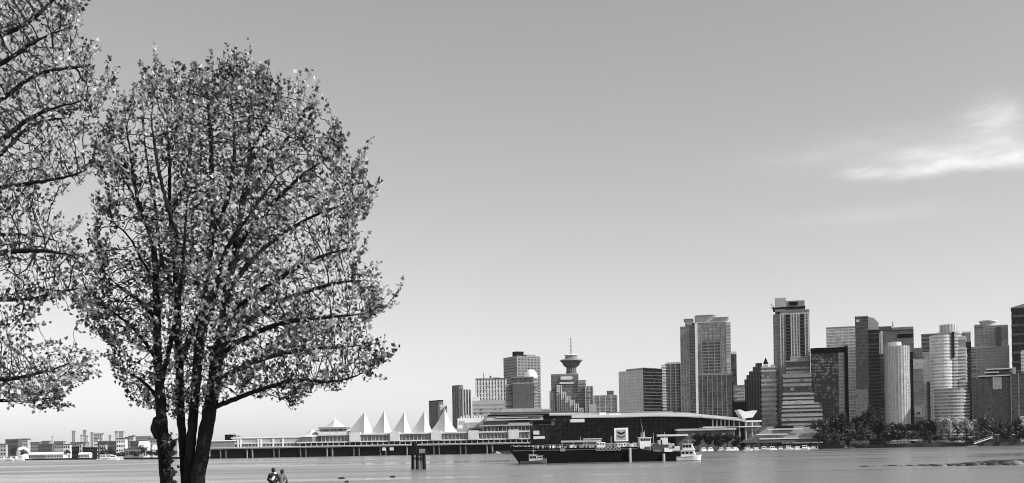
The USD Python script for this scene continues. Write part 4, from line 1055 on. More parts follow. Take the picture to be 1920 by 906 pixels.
near = [  # x0 x1 top Y material gable label
    (10, 34, 826, 3000, darkgrey, False, 'dark flat roofed warehouse near the left edge of the far shore'),
    (0, 11, 834, 2900, lightgrey, False, 'pale shed cut by the left edge of the far shore'),
    (34, 52, 825, 3600, lightgrey, False, 'pale high warehouse behind the white domed shed'),
    (57, 73, 831, 3300, midgrey, False, 'grey flat block right of the white domed shed'),
    (72, 100, 834, 3000, darkgrey, False, 'long dark shed in the left third of the far shore'),
    (78, 92, 829, 3900, midgrey, False, 'grey block rising behind the long dark shed'),
    (101, 118, 829.5, 3400, midgrey, False, 'grey block with a flat top under the crane'),
    (102, 119, 835, 2700, lightgrey, False, 'pale cube left of the small white cube'),
    (118.5, 131, 834.5, 2650, pale, False, 'small white cube left of the black silo shed'),
    (134, 145, 839, 2400, black, False, 'black silo shed on the far quay'),
    (145, 153, 833, 2600, lightgrey, False, 'narrow pale block between two black sheds'),
    (154, 176, 840, 2350, black, False, 'wide black shed on the far quay'),
    (132, 160, 831, 3400, midgrey, False, 'grey hall under the tallest slim far tower'),
    (176, 184, 824, 3200, pale, False, 'pale narrow block under the wide far block'),
    (183, 202, 829, 2900, darkgrey, False, 'dark block left of the bright white block'),
    (186, 198, 834.5, 2300, lightgrey, False, 'pale stepped house above the moored white boats'),
    (218, 235, 824, 2500, white, False, 'bright white square block on the far shore'),
    (203, 219, 829, 2700, darkgrey, False, 'dark block touching the left of the bright white square block'),
    (235, 241, 822, 2800, darkgrey, False, 'narrow dark tower right of the bright white square block'),
    (241, 250, 820, 3100, lightgrey, False, 'pale tall block right of the narrow dark tower'),
    (244, 259, 829, 2400, darkgrey, False, 'dark low block left of the white house by the trunk'),
    (260, 277, 827, 2100, white, True, 'white gabled house near the leaning tree trunk'),
    (278, 300, 824, 2500, lightgrey, False, 'pale block half hidden by the leaning tree trunk'),
    (286, 298, 834, 1900, white, True, 'small white gabled house touching the leaning tree trunk'),
    (232, 262, 842, 1850, midgrey, False, 'long grey low shed on the shore near the trunk'),
    (318, 332, 826, 1800, lightgrey, False, 'pale block seen in the gap between the tree stems'),
    (382, 398, 829, 1700, pale, False, 'pale block just right of the tree stems'),
    (53, 84, 848, 2500, lightgrey, True, 'long low pale roofed shed on the far quay, left one'),
    (84, 118, 847.5, 2450, pale, True, 'long low white roofed shed on the far quay, right one'),
    (147, 167, 848, 2250, pale, True, 'low white roofed shed in front of the wide black shed')]
for x0, x1, y, Y, m, gb, lab in near:
    far_box('shore_warehouse' if not gb else 'shore_house', lab, x0, x1, y, 855, Y, m, 'sheds and houses of the far left shore', gable=gb, rm=(pale if gb else darkgrey if m is not black else black))
t = Thing('domed_shed', 'white round roofed shed on the far left shore', 'building', (X1(38, 2750), 2750, 2.2), 'sheds and houses of the far left shore')
c = P(38, 845, 2760); r = 11 * 2750 / F
build('dome', MB().lathe((c[0], c[1] + r), [(r, 2.2), (r * 1.0, c[2] - 1), (r * 0.9, c[2] + r * 0.3), (r * 0.55, c[2] + r * 0.55), (r * 0.1, c[2] + r * 0.66)], 24), white, t, smooth=30)
build('door', MB().box(X1(35, 2749), X1(41, 2749), 2748.5, 2752, 2.2, 9), midgrey, t)
t = Thing('harbour_crane', 'thin harbour crane standing above the sheds of the far left shore', 'crane', (X1(98, 3000), 3000, 2.2))
build('tower', MB().bar(P(98, 856, 3000), P(98, 818, 3000), 1.2, 0.8), midgrey, t)
build('jib', MB().bar(P(94.5, 819.5, 3000), P(102, 819, 3000), 0.9, 0.5), midgrey, t)
t = Thing('far_quay', 'low black quay wall along the water on the far left', 'wall', (X1(115, 2140), 2140, 0))
qp = [(46, 2560), (110, 2300), (190, 1930), (300, 1600), (392, 1545)]
for i in range(4):
    (xa, ya), (xb, yb) = qp[i], qp[i + 1]
    build('wall', MB().prism([(X1(xa, ya), ya), (X1(xb, yb), yb), (X1(xb, yb), yb + 12), (X1(xa, ya), ya + 12)], -1, 3.4 if i < 2 else 2.6), tarred, t)
for i, (px, b0, t0, wd, Y) in enumerate(((24, 858, 838, 16, 2500), (45, 856, 842, 14, 2450), (125, 856, 843, 12, 2200), (192, 858, 840, 14, 1850), (206, 858, 838, 18, 1800), (214, 859, 845, 14, 1750), (228, 858, 848, 16, 1700), (252, 858, 846, 18, 1680), (266, 858, 835, 16, 1700), (280, 858, 845, 16, 1660), (296, 858, 843, 16, 1640), (322, 858, 842, 18, 1620), (410, 858, 846, 18, 1560), (455, 857, 845, 16, 1640))):
    lab = ('dark bushy tree at the left edge of the far shore', 'dark low tree right of the white domed shed', 'dark low tree between the sheds of the far quay', 'dark tree behind the moored white boats', 'taller dark tree right above the moored white boats', 'dark tree at the right end of the moored white boats', 'dark tree under the bright white square block', 'dark tree below the dark low block near the trunk', 'dark tree in front of the white gabled house', 'dark tree between the white gabled house and the trunk', 'dark tree touching the left of the leaning trunk', 'dark tree seen between the tree stems', 'dark tree at the landward end of the pier', 'dark tree behind the low white roof of the pier shed')[i]
    shore_tree(px, b0, t0, wd, Y, leaf_dark, lab, 300 + i, 'dark trees of the far left shore', 500, 'far_tree')
leaf_tones(build('far_woods', leaf_cloud(np.random.default_rng(5), np.array([[X1(px, 3900) + 0.0, 3900 + 300 * ((i * 37) % 11) / 11, 10.0] for i, px in enumerate(np.arange(-60, 420, 6))]), np.tile([14, 14, 11.0], (80, 1)), 5200, 3.0), leaf_mid, None, kind='stuff', label='grey band of far off trees behind the sheds on the left', cat='woods'), 4, 5)

# ---------------------------------------------------------------- the fuel barge
YBG = 396
zg = lambda y, px=1130, Y=YBG: P(px, y, Y)[2]
xg = lambda px, Y=YBG: ray(px, 850)[0] * Y
t = Thing('fuel_barge', 'long black hulled barge with a raked bow and a cluttered pale deck, in mid water', 'barge', (xg(1120), YBG, 0))
x0, x1, zd = xg(953), xg(1290), zg(838.5)
hp = [(xg(976), -0.6), (x1 - 6, -0.6), (x1 - 1, 0.3), (x1, zd - 2.2), (x1 - 10, zd - 2.1), (xg(1208), zd - 1.2), (xg(1195), zd - 0.2), (xg(975), zd), (x0, zd + 0.5), (x0 + 0.4, zd - 0.4)]
hull = build('hull', MB().side_prism(hp, YBG, YBG + 15), black, t)
build('rub_rail', MB().box(x0 + 1.5, xg(1195), YBG - 0.15, YBG + 0.2, zd - 0.9, zd - 0.6), darkgrey, hull)
build('bulwark', MB().box(x0 + 0.6, xg(1000), YBG + 0.1, YBG + 0.3, zd, zd + 0.6), black, hull)
for px in (1181, 1244):
    build('fender_pile', MB().lathe((xg(px), YBG - 0.7), [(0.45, -1), (0.45, zg(842 if px < 1200 else 854)), (0.3, zg(841 if px < 1200 else 853))], 10), lightgrey, t)
rl = MB()
for px in np.arange(958, 1190, 6.5):
    rl.bar((xg(px), YBG + 0.5, zd - 0.1), (xg(px), YBG + 0.5, zd + 1.1), 0.05)
for h in (0.55, 1.1):
    rl.bar((xg(958), YBG + 0.5, zd + h), (xg(1190), YBG + 0.5, zd + h), 0.04)
build('railing', rl, lightgrey, t, kind='stuff')
build('pipe_rack', MB().box(xg(1053), xg(1128), YBG + 3, YBG + 4.2, zg(828.5), zg(825)), lightgrey, t)
for px in (1054, 1075, 1100, 1126):
    build('rack_post', MB().box(xg(px), xg(px) + 0.3, YBG + 3.2, YBG + 3.5, zd - 0.1, zg(828.5)), midgrey, t)
build('deck_house', MB().box(xg(1097), xg(1130), YBG + 4.5, YBG + 9, zd - 0.2, zg(823)), lightgrey, t)
build('deck_house_roof', MB().box(xg(1096), xg(1131), YBG + 4.2, YBG + 9.3, zg(823), zg(821.8)), pale, t)
r2 = np.random.default_rng(4)
k_ = 0
for px in np.arange(956, 1190, 4.7):
    if r2.random() < 0.72:
        w, h = r2.uniform(2.0, 5.5), r2.uniform(2.4, 5.0) + (2.5 if px > 1115 else 0)
        m = (pale, white, lightgrey, white, pale, midgrey)[int(r2.integers(0, 6))]
        yb = YBG + r2.uniform(0.8, 3.5)
        if r2.random() < 0.3:
            build('drum', MB().lathe((xg(px + w / 2), yb), [(0.42, zd - 0.1), (0.45, zd + 0.2), (0.42, zd + 0.9)], 10), m, t)
        else:
            q = MB().box(xg(px), xg(px + w), yb, yb + 1.4, zd - 0.1, zd + h * YBG / F)
            q.box(xg(px) - 0.05, xg(px + w) + 0.05, yb - 0.06, yb + 1.46, zd + h * YBG / F, zd + h * YBG / F + 0.1)
            build('deck_locker', q, m, t)
        k_ += 1
for i, px in enumerate((1120, 1126, 1132, 1140, 1147, 1154, 1161)):                 # tyres hung along the side
    tyre = trimesh.creation.torus(0.5, 0.2, major_sections=14, minor_sections=6)
    tyre.apply_transform(trimesh.transformations.rotation_matrix(math.pi / 2, [1, 0, 0])); tyre.apply_translation((xg(px), YBG - 0.2, zg(842.5)))
    build('tyre', tyre, midgrey, t)
build('bow_locker', MB().box(xg(1050), xg(1060), YBG - 0.25, YBG + 1.6, zg(845), zg(839.5)), midgrey, t)
for i, (xa, xb, y, m) in enumerate(((1120, 1136, 829, white), (1137, 1148, 831, pale), (1128, 1140, 835, pale), (1150, 1176, 831, white), (1184, 1194, 833, lightgrey), (1190, 1202, 831, pale))):
    q = MB().box(xg(xa), xg(xb), YBG + 2 + i * 0.3, YBG + 5 + i * 0.3, zd - 0.1, zg(y))
    cb = build('cabin', q, m, t)
    for k in range(max(1, int((xb - xa) / 5))):
        build('window', MB().box(xg(xa + 1.2 + k * 5), xg(xa + 4 + k * 5), YBG + 1.94 + i * 0.3, YBG + 2.1 + i * 0.3, zg(y) - 0.9, zg(y) - 0.35), glass_black, cb)
# aft superstructure
build('wheel_house', MB().box(xg(1202), xg(1223), YBG + 3, YBG + 8, zd - 1.2, zg(823)), white, t)
build('wheel_house_roof', MB().box(xg(1200), xg(1225), YBG + 2.6, YBG + 8.4, zg(822.9), zg(821.2)), pale, t)
for k in range(4):
    build('window', MB().box(xg(1204 + k * 4.7), xg(1207.4 + k * 4.7), YBG + 2.93, YBG + 3.1, zg(828), zg(824.8)), glass_black, t)
build('lower_cabin', MB().box(xg(1226), xg(1262), YBG + 2.5, YBG + 9, zd - 2.0, zg(834)), midgrey, t)
build('lower_cabin_roof', MB().box(xg(1228), xg(1258), YBG + 2.2, YBG + 9.2, zg(834), zg(832.6)), lightgrey, t)
for xa, xb, ya, yb, m in ((1241, 1254, 833, 823, pale), (1255, 1266, 841, 833.5, lightgrey), (1236, 1243, 833, 827, lightgrey), (1247, 1262, 850, 842, white), (1212, 1220, 850, 839, darkgrey), (1262, 1276, 845, 839, pale)):
    build('engine_casing', MB().box(xg(xa), xg(xb), YBG + 1.6, YBG + 4, zg(ya) - 0.5, zg(yb)), m, t)
for px, ya, yb in ((1205, 822, 812), (1212, 822, 808), (1228, 834, 813), (1250, 824, 812), (1148, 831, 818), (1090, 826, 818)):
    build('mast', MB().bar((xg(px), YBG + 4, zg(ya)), (xg(px), YBG + 4, zg(yb)), 0.12, 0.06), lightgrey, t)
build('vent_pipe', MB().box(xg(1209), xg(1213), YBG + 5, YBG + 5.8, zg(822), zg(812)), lightgrey, t)

t = Thing('fuel_sign', 'square white framed sign on the barge with two stacked dark chevrons', 'sign', (xg(1165), YBG + 1.2, zd))
ys = YBG + 1.0
build('panel', MB().box(xg(1153), xg(1179), ys, ys + 0.3, zg(828), zg(803)), white, t)
build('face', MB().box(xg(1157), xg(1175), ys - 0.06, ys + 0.1, zg(825.5), zg(806)), lightgrey, t)
for k, yy in enumerate((809, 816)):
    xm, xl_, xr_ = xg(1166), xg(1159), xg(1173); h_, d_ = 2.6 * YBG / F, 3.6 * YBG / F; zt0 = zg(yy)
    build('chevron', MB().side_prism([(xl_, zt0), (xm, zt0 - d_), (xr_, zt0), (xr_, zt0 - h_ - 0.15), (xm, zt0 - d_ - h_ - 0.15), (xl_, zt0 - h_ - 0.15)], ys - 0.12, ys - 0.03), (black, darkgrey)[k], t)
for px in (1156, 1176):
    build('post', MB().box(xg(px) - 0.15, xg(px) + 0.15, ys + 0.31, ys + 0.6, zd - 0.1, zg(826)), lightgrey, t)


# ---------------------------------------------------------------- boats
def hull_mesh(L, B, D, bow=0.35, n=12):
    """a boat's hull along x, bow at +x, keel at -0.3, sheer rising to the bow."""
    v, f = [], []
    for i in range(n + 1):
        s = i / n; x = -L / 2 + L * s
        w = B / 2 * (1.0 if s < 1 - bow else math.sqrt(max(0.0, 1 - ((s - 1 + bow) / bow) ** 2))); w = max(w, 0.02)
        zt = D * (1 + 0.35 * s * s); xb = x - (0.08 * L * s * s)
        v += [(xb, 0.0, -0.3), (x - (x - xb) * 0.4, -w * 0.85, 0.2 * D), (x, -w, zt), (x, w, zt), (x - (x - xb) * 0.4, w * 0.85, 0.2 * D)]
    for i in range(n):
        for j in range(5):
            a, b_, c, d = i * 5 + j, i * 5 + (j + 1) % 5, (i + 1) * 5 + (j + 1) % 5, (i + 1) * 5 + j
            f += [(a, c, b_), (a, d, c)]
    f += [(0, 1, 2), (0, 2, 3), (0, 3, 4)]; e = n * 5
    f += [(e, e + 2, e + 1), (e, e + 3, e + 2), (e, e + 4, e + 3)]
    return np.array(v), np.array(f)


def motor_boat(label, at, L, B, D, heading, cab=(0.30, 0.8), decks=1, hull_m=white, cab_m=white, group=None, name='motor_boat', mast=0.0, cat='boat', flybridge=False):
    o = np.array([at[0], at[1], 0.0]); t = Thing(name, label, cat, o, group)
    R = trimesh.transformations.rotation_matrix(heading, [0, 0, 1])[:3, :3]
    tr = lambda mb: trimesh.Trimesh(mb.mesh().vertices @ R.T + o, mb.mesh().faces, process=False)
    hv, hf = hull_mesh(L, B, D)
    h = build('hull', tr(MB().add(hv, hf)), hull_m, t)
    build('rub_rail', tr(MB().box(-L / 2, L * 0.18, -B / 2 - 0.05, B / 2 + 0.05, D * 0.86, D * 0.95)), darkgrey, h)
    z = D * 1.02; xa, xb = -L / 2 + L * (1 - cab[1]), -L / 2 + L * (1 - cab[0])
    for k in range(decks):
        hgt = 2.1 if L > 7 else 1.3; sh = L * 0.07 * k
        q = MB().side_prism([(xa + sh, z), (xb - sh, z), (xb - sh - hgt * 0.45, z + hgt), (xa + sh * 1.2, z + hgt)], -B * (0.4 - 0.05 * k), B * (0.4 - 0.05 * k))
        c = build('cabin', tr(q), cab_m, t)
        n = max(2, int((xb - xa) / 1.6))
        for side in (-1, 1):
            for i in range(n):
                x = xa + sh + (xb - xa - 2 * sh - hgt * 0.5) * (i + 0.15) / n; wd = (xb - xa - 2 * sh) / n * 0.6
                y = side * B * (0.4 - 0.05 * k)
                build('window', tr(MB().box(x, x + wd, y - 0.04, y + 0.04, z + hgt * 0.42, z + hgt * 0.8)), glass_black, c)
        build('cabin_roof', tr(MB().box(xa + sh * 1.2 - 0.3, xb - sh - hgt * 0.4 + 0.3, -B * 0.43, B * 0.43, z + hgt, z + hgt + 0.12)), cab_m, c)
        z += hgt + 0.12
    if mast:
        build('mast', tr(MB().bar(((xa + xb) / 2, 0, z - 0.1), ((xa + xb) / 2 - 0.2, 0, z + mast), 0.09, 0.04).bar(((xa + xb) / 2 - 0.9, 0, z + mast * 0.6), ((xa + xb) / 2 + 0.7, 0, z + mast * 0.6), 0.05)), lightgrey, t)
    rl = MB()
    for i in range(6):
        x = L * (0.1 + 0.07 * i); w = B / 2 * math.sqrt(max(0, 1 - max(0, (x / L + 0.5 - 0.65) / 0.35) ** 2)) * 0.94
        for s in (-1, 1):
            rl.bar((x, s * w, D * 1.1), (x, s * w, D * 1.25 + 0.8), 0.035)
    build('bow_rail', tr(rl), lightgrey, t, kind='stuff')
    return t


motor_boat('white motor yacht with two decks lying at the stern of the black barge', (xg(1292, 386), 386), 8.4, 3.0, 1.6, math.radians(-14), (0.2, 0.82), 2, name='motor_yacht', mast=1.5)
motor_boat('small dark tug with a pale wheelhouse in front of the barge bow', (xg(1001, 385), 385), 9.2, 3.2, 1.0, math.radians(4), (0.32, 0.68), 1, darkgrey, lightgrey, name='tug_boat', mast=2.0)
motor_boat('second tug close behind the small dark tug at the barge bow', (xg(1008, 390), 390), 6.4, 2.6, 1.3, math.radians(178), (0.35, 0.75), 1, midgrey, pale, name='tug_boat')
pos = np.linspace(1402, 1524, 9)
lab = ('leftmost white boat of the row moored below the terraced mound', 'second white boat of the row below the mound', 'third white boat of the row below the mound', 'fourth white boat of the row below the mound', 'middle white boat of the row below the mound', 'white boat just right of the middle of the row below the mound', 'third last white boat of the row below the mound', 'second last white boat of the row below the mound', 'rightmost white boat of the row moored below the terraced mound')
first = None
for i, px in enumerate(pos):
    at = (X1(px, 1000 + (i % 3) * 6), 1000 + (i % 3) * 6)
    rot = math.radians((4, 184, -6, 10, 178, 2, 190, -4, 172)[i])
    if first is None:
        first = motor_boat(lab[0], at, 8.2, 3.0, 1.25, 0.0, (0.25, 0.75), 1, group='white boats moored below the terraced mound')
    else:
        first.copy(lab[i], (*at, 0), rot, scale=(1, 0.9, 1.1, 1.0, 0.85, 1.1, 0.95, 1.15, 0.9)[i])
t = Thing('marina_float', 'pale floating pontoon behind the row of moored white boats', 'pontoon', (X1(1460, 1018), 1018, 0))
build('deck', MB().box(X1(1392, 1018), X1(1534, 1018), 1018, 1022, -0.4, 0.7), lightgrey, t)
for px in np.arange(1396, 1534, 17.0):
    build('pile', MB().lathe((X1(px, 1022.4), 1022.4), [(0.25, -2), (0.25, 3.2)], 8), pale, t)
sh_ = [(1352, 1060), (1366, 1058), (1378, 1062), (1331, 1050), (1318, 1046)]
for i, (px, Y) in enumerate(sh_):
    first.copy(('white boat left of the pontoon, nearest the dark quay trees', 'white boat between the dark quay trees and the pontoon', 'white boat touching the left end of the pontoon', 'white boat to the right of the motor yacht', 'white boat just clear of the motor yacht stern')[i], (X1(px, Y), Y, 0), 0.2 * i, group='white boats by the dark quay')
lb = ('leftmost white boat on the far left water', 'white boat second from the left edge', 'white boat moored below the white domed shed', 'white boat right below the domed shed, beside the quay wall', 'long white boat leftmost of the moored group under the wide black shed', 'white boat in the middle of the moored group under the wide black shed', 'white boat rightmost of the moored group under the wide black shed', 'small white boat close to the dark shore trees left of the trunk')
for i, (px, Y, s) in enumerate(((4, 2350, 2.6), (16, 2300, 2.4), (27, 2320, 2.6), (38, 2280, 2.0), (194, 1560, 2.3), (203, 1540, 2.3), (212, 1530, 2.0), (224, 1600, 1.2))):
    first.copy(lb[i], (X1(px, Y), Y, 0), (0.1, 3.0, -0.15, 0.2, 0.1, 3.2, 0.2, 0.1)[i], group='white boats on the far left', scale=s)
motor_boat('grey work boat low on the water under the right part of the quay trees', (X1(1590, 1070), 1070), 12, 3.5, 0.8, 0.0, (0.6, 0.8), 1, darkgrey, midgrey, name='work_boat')
motor_boat('tiny pale launch on the water in front of the right end of the pier', (X1(932, 1350), 1350), 7.5, 2.6, 0.9, 0.1, (0.3, 0.7), 1, name='launch')

# ---------------------------------------------------------------- the pile cluster in mid water
YD = 318
xd = lambda px: ray(px, 855)[0] * YD
zd_ = lambda y: P(783, y, YD)[2]
t = Thing('mooring_dolphin', 'cluster of tarred timber piles with a dark cap standing in open water', 'mooring piles', (xd(783), YD + 1.5, 0))
wood_m = plain('weathered_timber', 0.16, 0.85, 0.5, 1.6, stretch=(1, 1, 0.15), bump=0.03)
r2 = np.random.default_rng(21)
tops = []
for row in range(3):
    for i, px in enumerate(np.linspace(773, 795, 6)):
        y = YD + row * 1.3 + r2.uniform(-.2, .2); x = xd(px) + r2.uniform(-.12, .12); zt = zd_(850 + r2.uniform(-3, 3))
        build('pile', MB().tube([(x * 1.0 + (xd(784) - x) * -0.06, y, -2), (x, y, zt)], [0.36, 0.31], 10), (tarred, wood_m, tarred, wood_m, wood_m, tarred)[(i + row) % 6], t)
build('cap_beam', MB().box(xd(769.5), xd(798.5), YD - 0.5, YD + 3.1, zd_(852), zd_(845)), tarred, t)
build('cap_beam', MB().box(xd(771), xd(790), YD - 0.35, YD + 2.5, zd_(845), zd_(838.5)), tarred, t)
build('king_pile', MB().tube([(xd(777), YD + 1, 2), (xd(777), YD + 1, zd_(829.5))], [0.8, 0.72], 12), tarred, t)
build('wire_binding', MB().box(xd(771.5), xd(797), YD - 0.52, YD + 3.12, zd_(860), zd_(858.5)), black, t)
build('fender_block', MB().box(xd(786), xd(797), YD - 0.6, YD + 0.5, zd_(850), zd_(842)), midgrey, t)

# ---------------------------------------------------------------- rocks of the low reef at the right, drift logs
def rock(c, r, seed, squash=0.5):
    m = trimesh.creation.icosphere(2, 1.0); v = m.vertices
    n = meshkit.fbm(v * 1.6 + seed * 3.7, 3, seed); v = v * (0.65 + 0.75 * n)[:, None]
    return MB().add(v * [r[0], r[1], r[2]] + c, m.faces)


r2 = np.random.default_rng(31)
t = Thing('rock_reef', 'low reef of wet dark rocks breaking the water at the lower right', 'rocks', (X1(1840, 245), 245, 0))
for i in range(110):
    f = r2.random() ** 0.75
    px = 1742 + 200 * f; Y = 232 + 34 * r2.random() * f + 6 * r2.random()
    s = (0.35 + 0.75 * r2.random()) * (0.45 + 0.75 * f)
    build('rock', rock((ray(px, 865)[0] * Y, Y, -0.12), (s * 1.5, s * 1.1, s * 0.9), i), rock_m if i % 3 else plain('barnacled_rock', 0.17, 0.8, 0.5, 2.0) if 'barnacled_rock' not in MATS else MATS['barnacled_rock'], t, smooth=50)
for i, (px, Y, L, Wd, hh) in enumerate(((1800, 243, 9, 3.0, 0.4), (1850, 246, 10, 4.0, 0.7), (1895, 250, 11, 5.0, 0.9), (1925, 256, 10, 5.0, 1.0), (1760, 241, 6, 1.6, 0.25))):
    build('rock_shelf', rock((ray(px, 865)[0] * Y, Y, -0.15), (L, Wd, hh), 300 + i), rock_m, t, smooth=50)
for i in range(16):
    px = 1605 + 145 * r2.random(); Y = 240 + 10 * r2.random(); s = 0.3 + 0.3 * r2.random()
    build('rock', rock((ray(px, 865)[0] * Y, Y, -0.2), (s * 2.2, s, s * 0.7), 100 + i), rock_m, t, smooth=50)
for i, (px, py, L, lab) in enumerate(((640, 897.5, 1.5, 'dark drift log at the bottom of the picture right of the two seated people'), (736, 895, 1.2, 'short dark drift log between the seated people and the mooring piles'), (650, 904.5, 0.7, 'stub of driftwood at the bottom edge below the dark drift log'))):
    Y = EYE * F / (py - (CY + 0.018 * (960 - px)))
    t = Thing('drift_log', lab, 'log', P(px, py, Y))
    p = P(px, py, Y); p[2] = 0
    build('log', MB().tube([p + [-L / 2, 0.1, 0.0], p + [-L / 6, 0, 0.1], p + [L / 4, 0, 0.12], p + [L / 2, -0.1, 0.02]], [0.12, 0.17, 0.16, 0.1], 9), tarred, t, smooth=40)
    build('broken_branch', MB().tube([p + [L * 0.1, 0, 0.1], p + [L * 0.16, 0.1, 0.38]], [0.06, 0.03], 6), tarred, t)

# ---------------------------------------------------------------- two people sitting on a log at the water's edge
def bones(list_, seg=12):
    """[(a, ra, b, rb)] -> one Manifold"""
    out = []
    for a, ra, b, rb in list_:
        s1, s2 = m3.Manifold.sphere(ra, seg).translate(tuple(map(float, a))), m3.Manifold.sphere(rb, seg).translate(tuple(map(float, b)))
        out.append(m3.Manifold.batch_hull([s1, s2]))
    return m3.Manifold.batch_boolean(out, m3.OpType.Add)


def smooth_mesh(man, length, it=6):
    m = man.refine_to_length(length).to_mesh()
    tm = trimesh.Trimesh(m.vert_properties[:, :3], m.tri_verts, process=True)
    trimesh.smoothing.filter_taubin(tm, iterations=it)
    return tm


def seated_person(label, at, k, hair_len, jacket, turn, head_turn, extra):
    o = np.array(at, float); t = Thing('person', label, 'person', o, 'two people seated at the water')
    R = trimesh.transformations.rotation_matrix(turn, [0, 0, 1])[:3, :3] * k
    put = lambda tm: trimesh.Trimesh(np.asarray(tm.vertices) @ R.T + o, tm.faces, process=False)
    V = lambda *a: np.array(a, float)
    pel, wai, che, nek, hed = V(0, 0, .37), V(0, -.03, .55), V(0, .02, .76), V(0, .035, .93), V(0, .055, 1.06)
    def torso(g):
        return [(pel, .14 + g, wai, .115 + g), (wai, .115 + g, che, .13 + g), (V(-.1, .01, .8), .09 + g, V(.1, .01, .8), .09 + g), (V(-.16, .01, .85), .058 + g, V(.16, .01, .85), .058 + g), (V(-.08, .01, .35), .12 + g, V(.08, .01, .35), .12 + g)]
    def arms(g, s):
        return [(V(s * .17, .01, .85), .056 + g, V(s * .25, .08, .6), .042 + g), (V(s * .25, .08, .6), .042 + g, V(s * .13, .3, .5), .029 + g)]
    def legs(g, s):
        return [(V(s * .09, .02, .35), .095 + g, V(s * .13, .42, .43), .06 + g), (V(s * .13, .42, .43), .06 + g, V(s * .13, .53, .1), .038 + g)]
    head = [(nek - [0, 0, .07], .055, nek + [0, 0, .03], .052), (hed + [0, -.015, .03], .088, hed + [0, .01, .0], .085), (hed + [0, .02, -.01], .075, hed + [0, .045, -.075], .042)]
    ct, st = math.cos(head_turn), math.sin(head_turn)
    hr = lambda p: hed + np.array([[ct, -st, 0], [st, ct, 0], [0, 0, 1]]) @ (np.asarray(p, float))
    face = [(hr((0, .085, .02)), .012, hr((0, .118, -.025)), .014), (hr((-.088, 0, .01)), .013, hr((-.09, -.008, -.035)), .010), (hr((.088, 0, .01)), .013, hr((.09, -.008, -.035)), .010),
            (hr((-.022, .083, -.062)), .010, hr((.022, .083, -.062)), .010)]
    body = torso(0) + head + face
    for s in (-1, 1):
        body += arms(0, s) + legs(0, s) + [(V(s * .13, .53, .1), .038, V(s * .13, .52, .05), .042), (V(s * .13, .52, .05), .042, V(s * .14, .68, .035), .032)]
    bm = smooth_mesh(bones(body), .03, 4)
    hands = []
    for s in (-1, 1):
        wr = V(s * .13, .3, .5); d = V(-s * .25, .9, -.12); d /= np.linalg.norm(d); side = np.cross(d, [0, 0, 1]) * s
        pal = wr + d * .085
        fing = [(wr, .026, pal - side * .025, .016), (wr, .026, pal + side * .025, .016), (pal - side * .028, .015, pal + side * .028, .015)]
        for i, L in enumerate((.068, .078, .072, .056)):
            b0 = pal + side * (-.03 + .02 * i); mid = b0 + d * L * .55 + [0, 0, -.006]; tip = mid + d * L * .4 + [0, 0, -.022]
            fing += [(b0, .0092, mid, .0085), (mid, .0085, tip, .007)]
        th = wr + d * .025 - side * .022; t1 = th - side * .03 + d * .03; fing += [(th, .013, t1, .011), (t1, .011, t1 + d * .03, .0085)]
        hands.append(bones(fing, 8).to_mesh())
    mb = MB().add(bm.vertices, bm.faces)
    for h in hands:
        mb.add(h.vert_properties[:, :3], h.tri_verts)
    body_p = build('body', put(mb.mesh()), skin, t, smooth=60)
    ey = MB()
    for s in (-1, 1):
        q = trimesh.creation.icosphere(1, .011); ey.add(q.vertices + hr((s * .032, .083, .02)), q.faces)
    build('eye', put(ey.mesh()), hair_m, body_p)
    build('jacket', put(smooth_mesh(bones(torso(.022) + arms(.016, -1) + arms(.016, 1) + [(V(-.05, .02, .9), .06, V(.05, .02, .9), .06)]), .03, 3)), jacket, t, smooth=60)
    build('trousers', put(smooth_mesh(bones(legs(.012, -1) + legs(.012, 1) + [(V(-.08, .01, .35), .135, V(.08, .01, .35), .135)]), .03, 3)), cloth_dark, t, smooth=60)
    sh = []
    for s in (-1, 1):
        sh += [(V(s * .13, .515, .05), .05, V(s * .14, .7, .04), .04)]
    build('shoes', put(smooth_mesh(bones(sh), .03, 2)), black, t, smooth=60)
    build('hair', put(smooth_mesh(bones([(hr((0, -.02, .045)), .095, hr((0, .015, .05)), .09), (hr((0, -.045, .03)), .085, hr((0, -.06, -hair_len)), .06), (hr((-.06, -.03, .02)), .05, hr((-.065, -.03, -hair_len * .8)), .035), (hr((.06, -.03, .02)), .05, hr((.065, -.03, -hair_len * .8)), .035)]), .025, 3)), hair_m, t, smooth=60)
    for nm, a, ra, b, rb, m in extra:
        build(nm, put(smooth_mesh(bones([(V(*a), ra, V(*b), rb)]), .03, 2)), m, t, smooth=60)
    return t


YPE = 52.0
gz = float(lawn_z(np.array([-11.0]), np.array([YPE]))[0])
pa, pb = P(512.5, 900, YPE), P(529, 900, YPE)
seated_person('left of two seated people, taller, dark hair and dark jacket with a pale back panel', (pa[0], YPE, gz - .02), 0.93, .05, cloth_dark, 0.25, 0.5,
              [('back_panel', (-.05, -.13, .62), .07, (.03, -.13, .74), .06, cloth_pale), ('scarf', (.06, -.02, .93), .05, (.15, .0, .9), .045, cloth_pale)])
seated_person('right of two seated people, shorter, dark hair, grey jacket with a dark shoulder strap', (pb[0], YPE, gz - .02), 0.87, .08, cloth_grey, -0.1, -0.2,
              [('shoulder_strap', (.15, -.12, .6), .025, (.13, -.03, .92), .02, cloth_dark), ('shoulder_strap', (-.13, -.13, .55), .025, (-.12, -.03, .92), .02, cloth_dark)])
t = Thing('log_seat', 'low thick log that the two seated people sit on', 'log', ((pa[0] + pb[0]) / 2, YPE, gz))
build('log', MB().tube([(pa[0] - 1.2, YPE + .03, gz + .1), (pa[0] - .3, YPE - .02, gz + .11), (pb[0] + .4, YPE, gz + .1), (pb[0] + 1.3, YPE + .05, gz + .09)], [.16, .17, .16, .15], 12), wood_m, t, smooth=40)


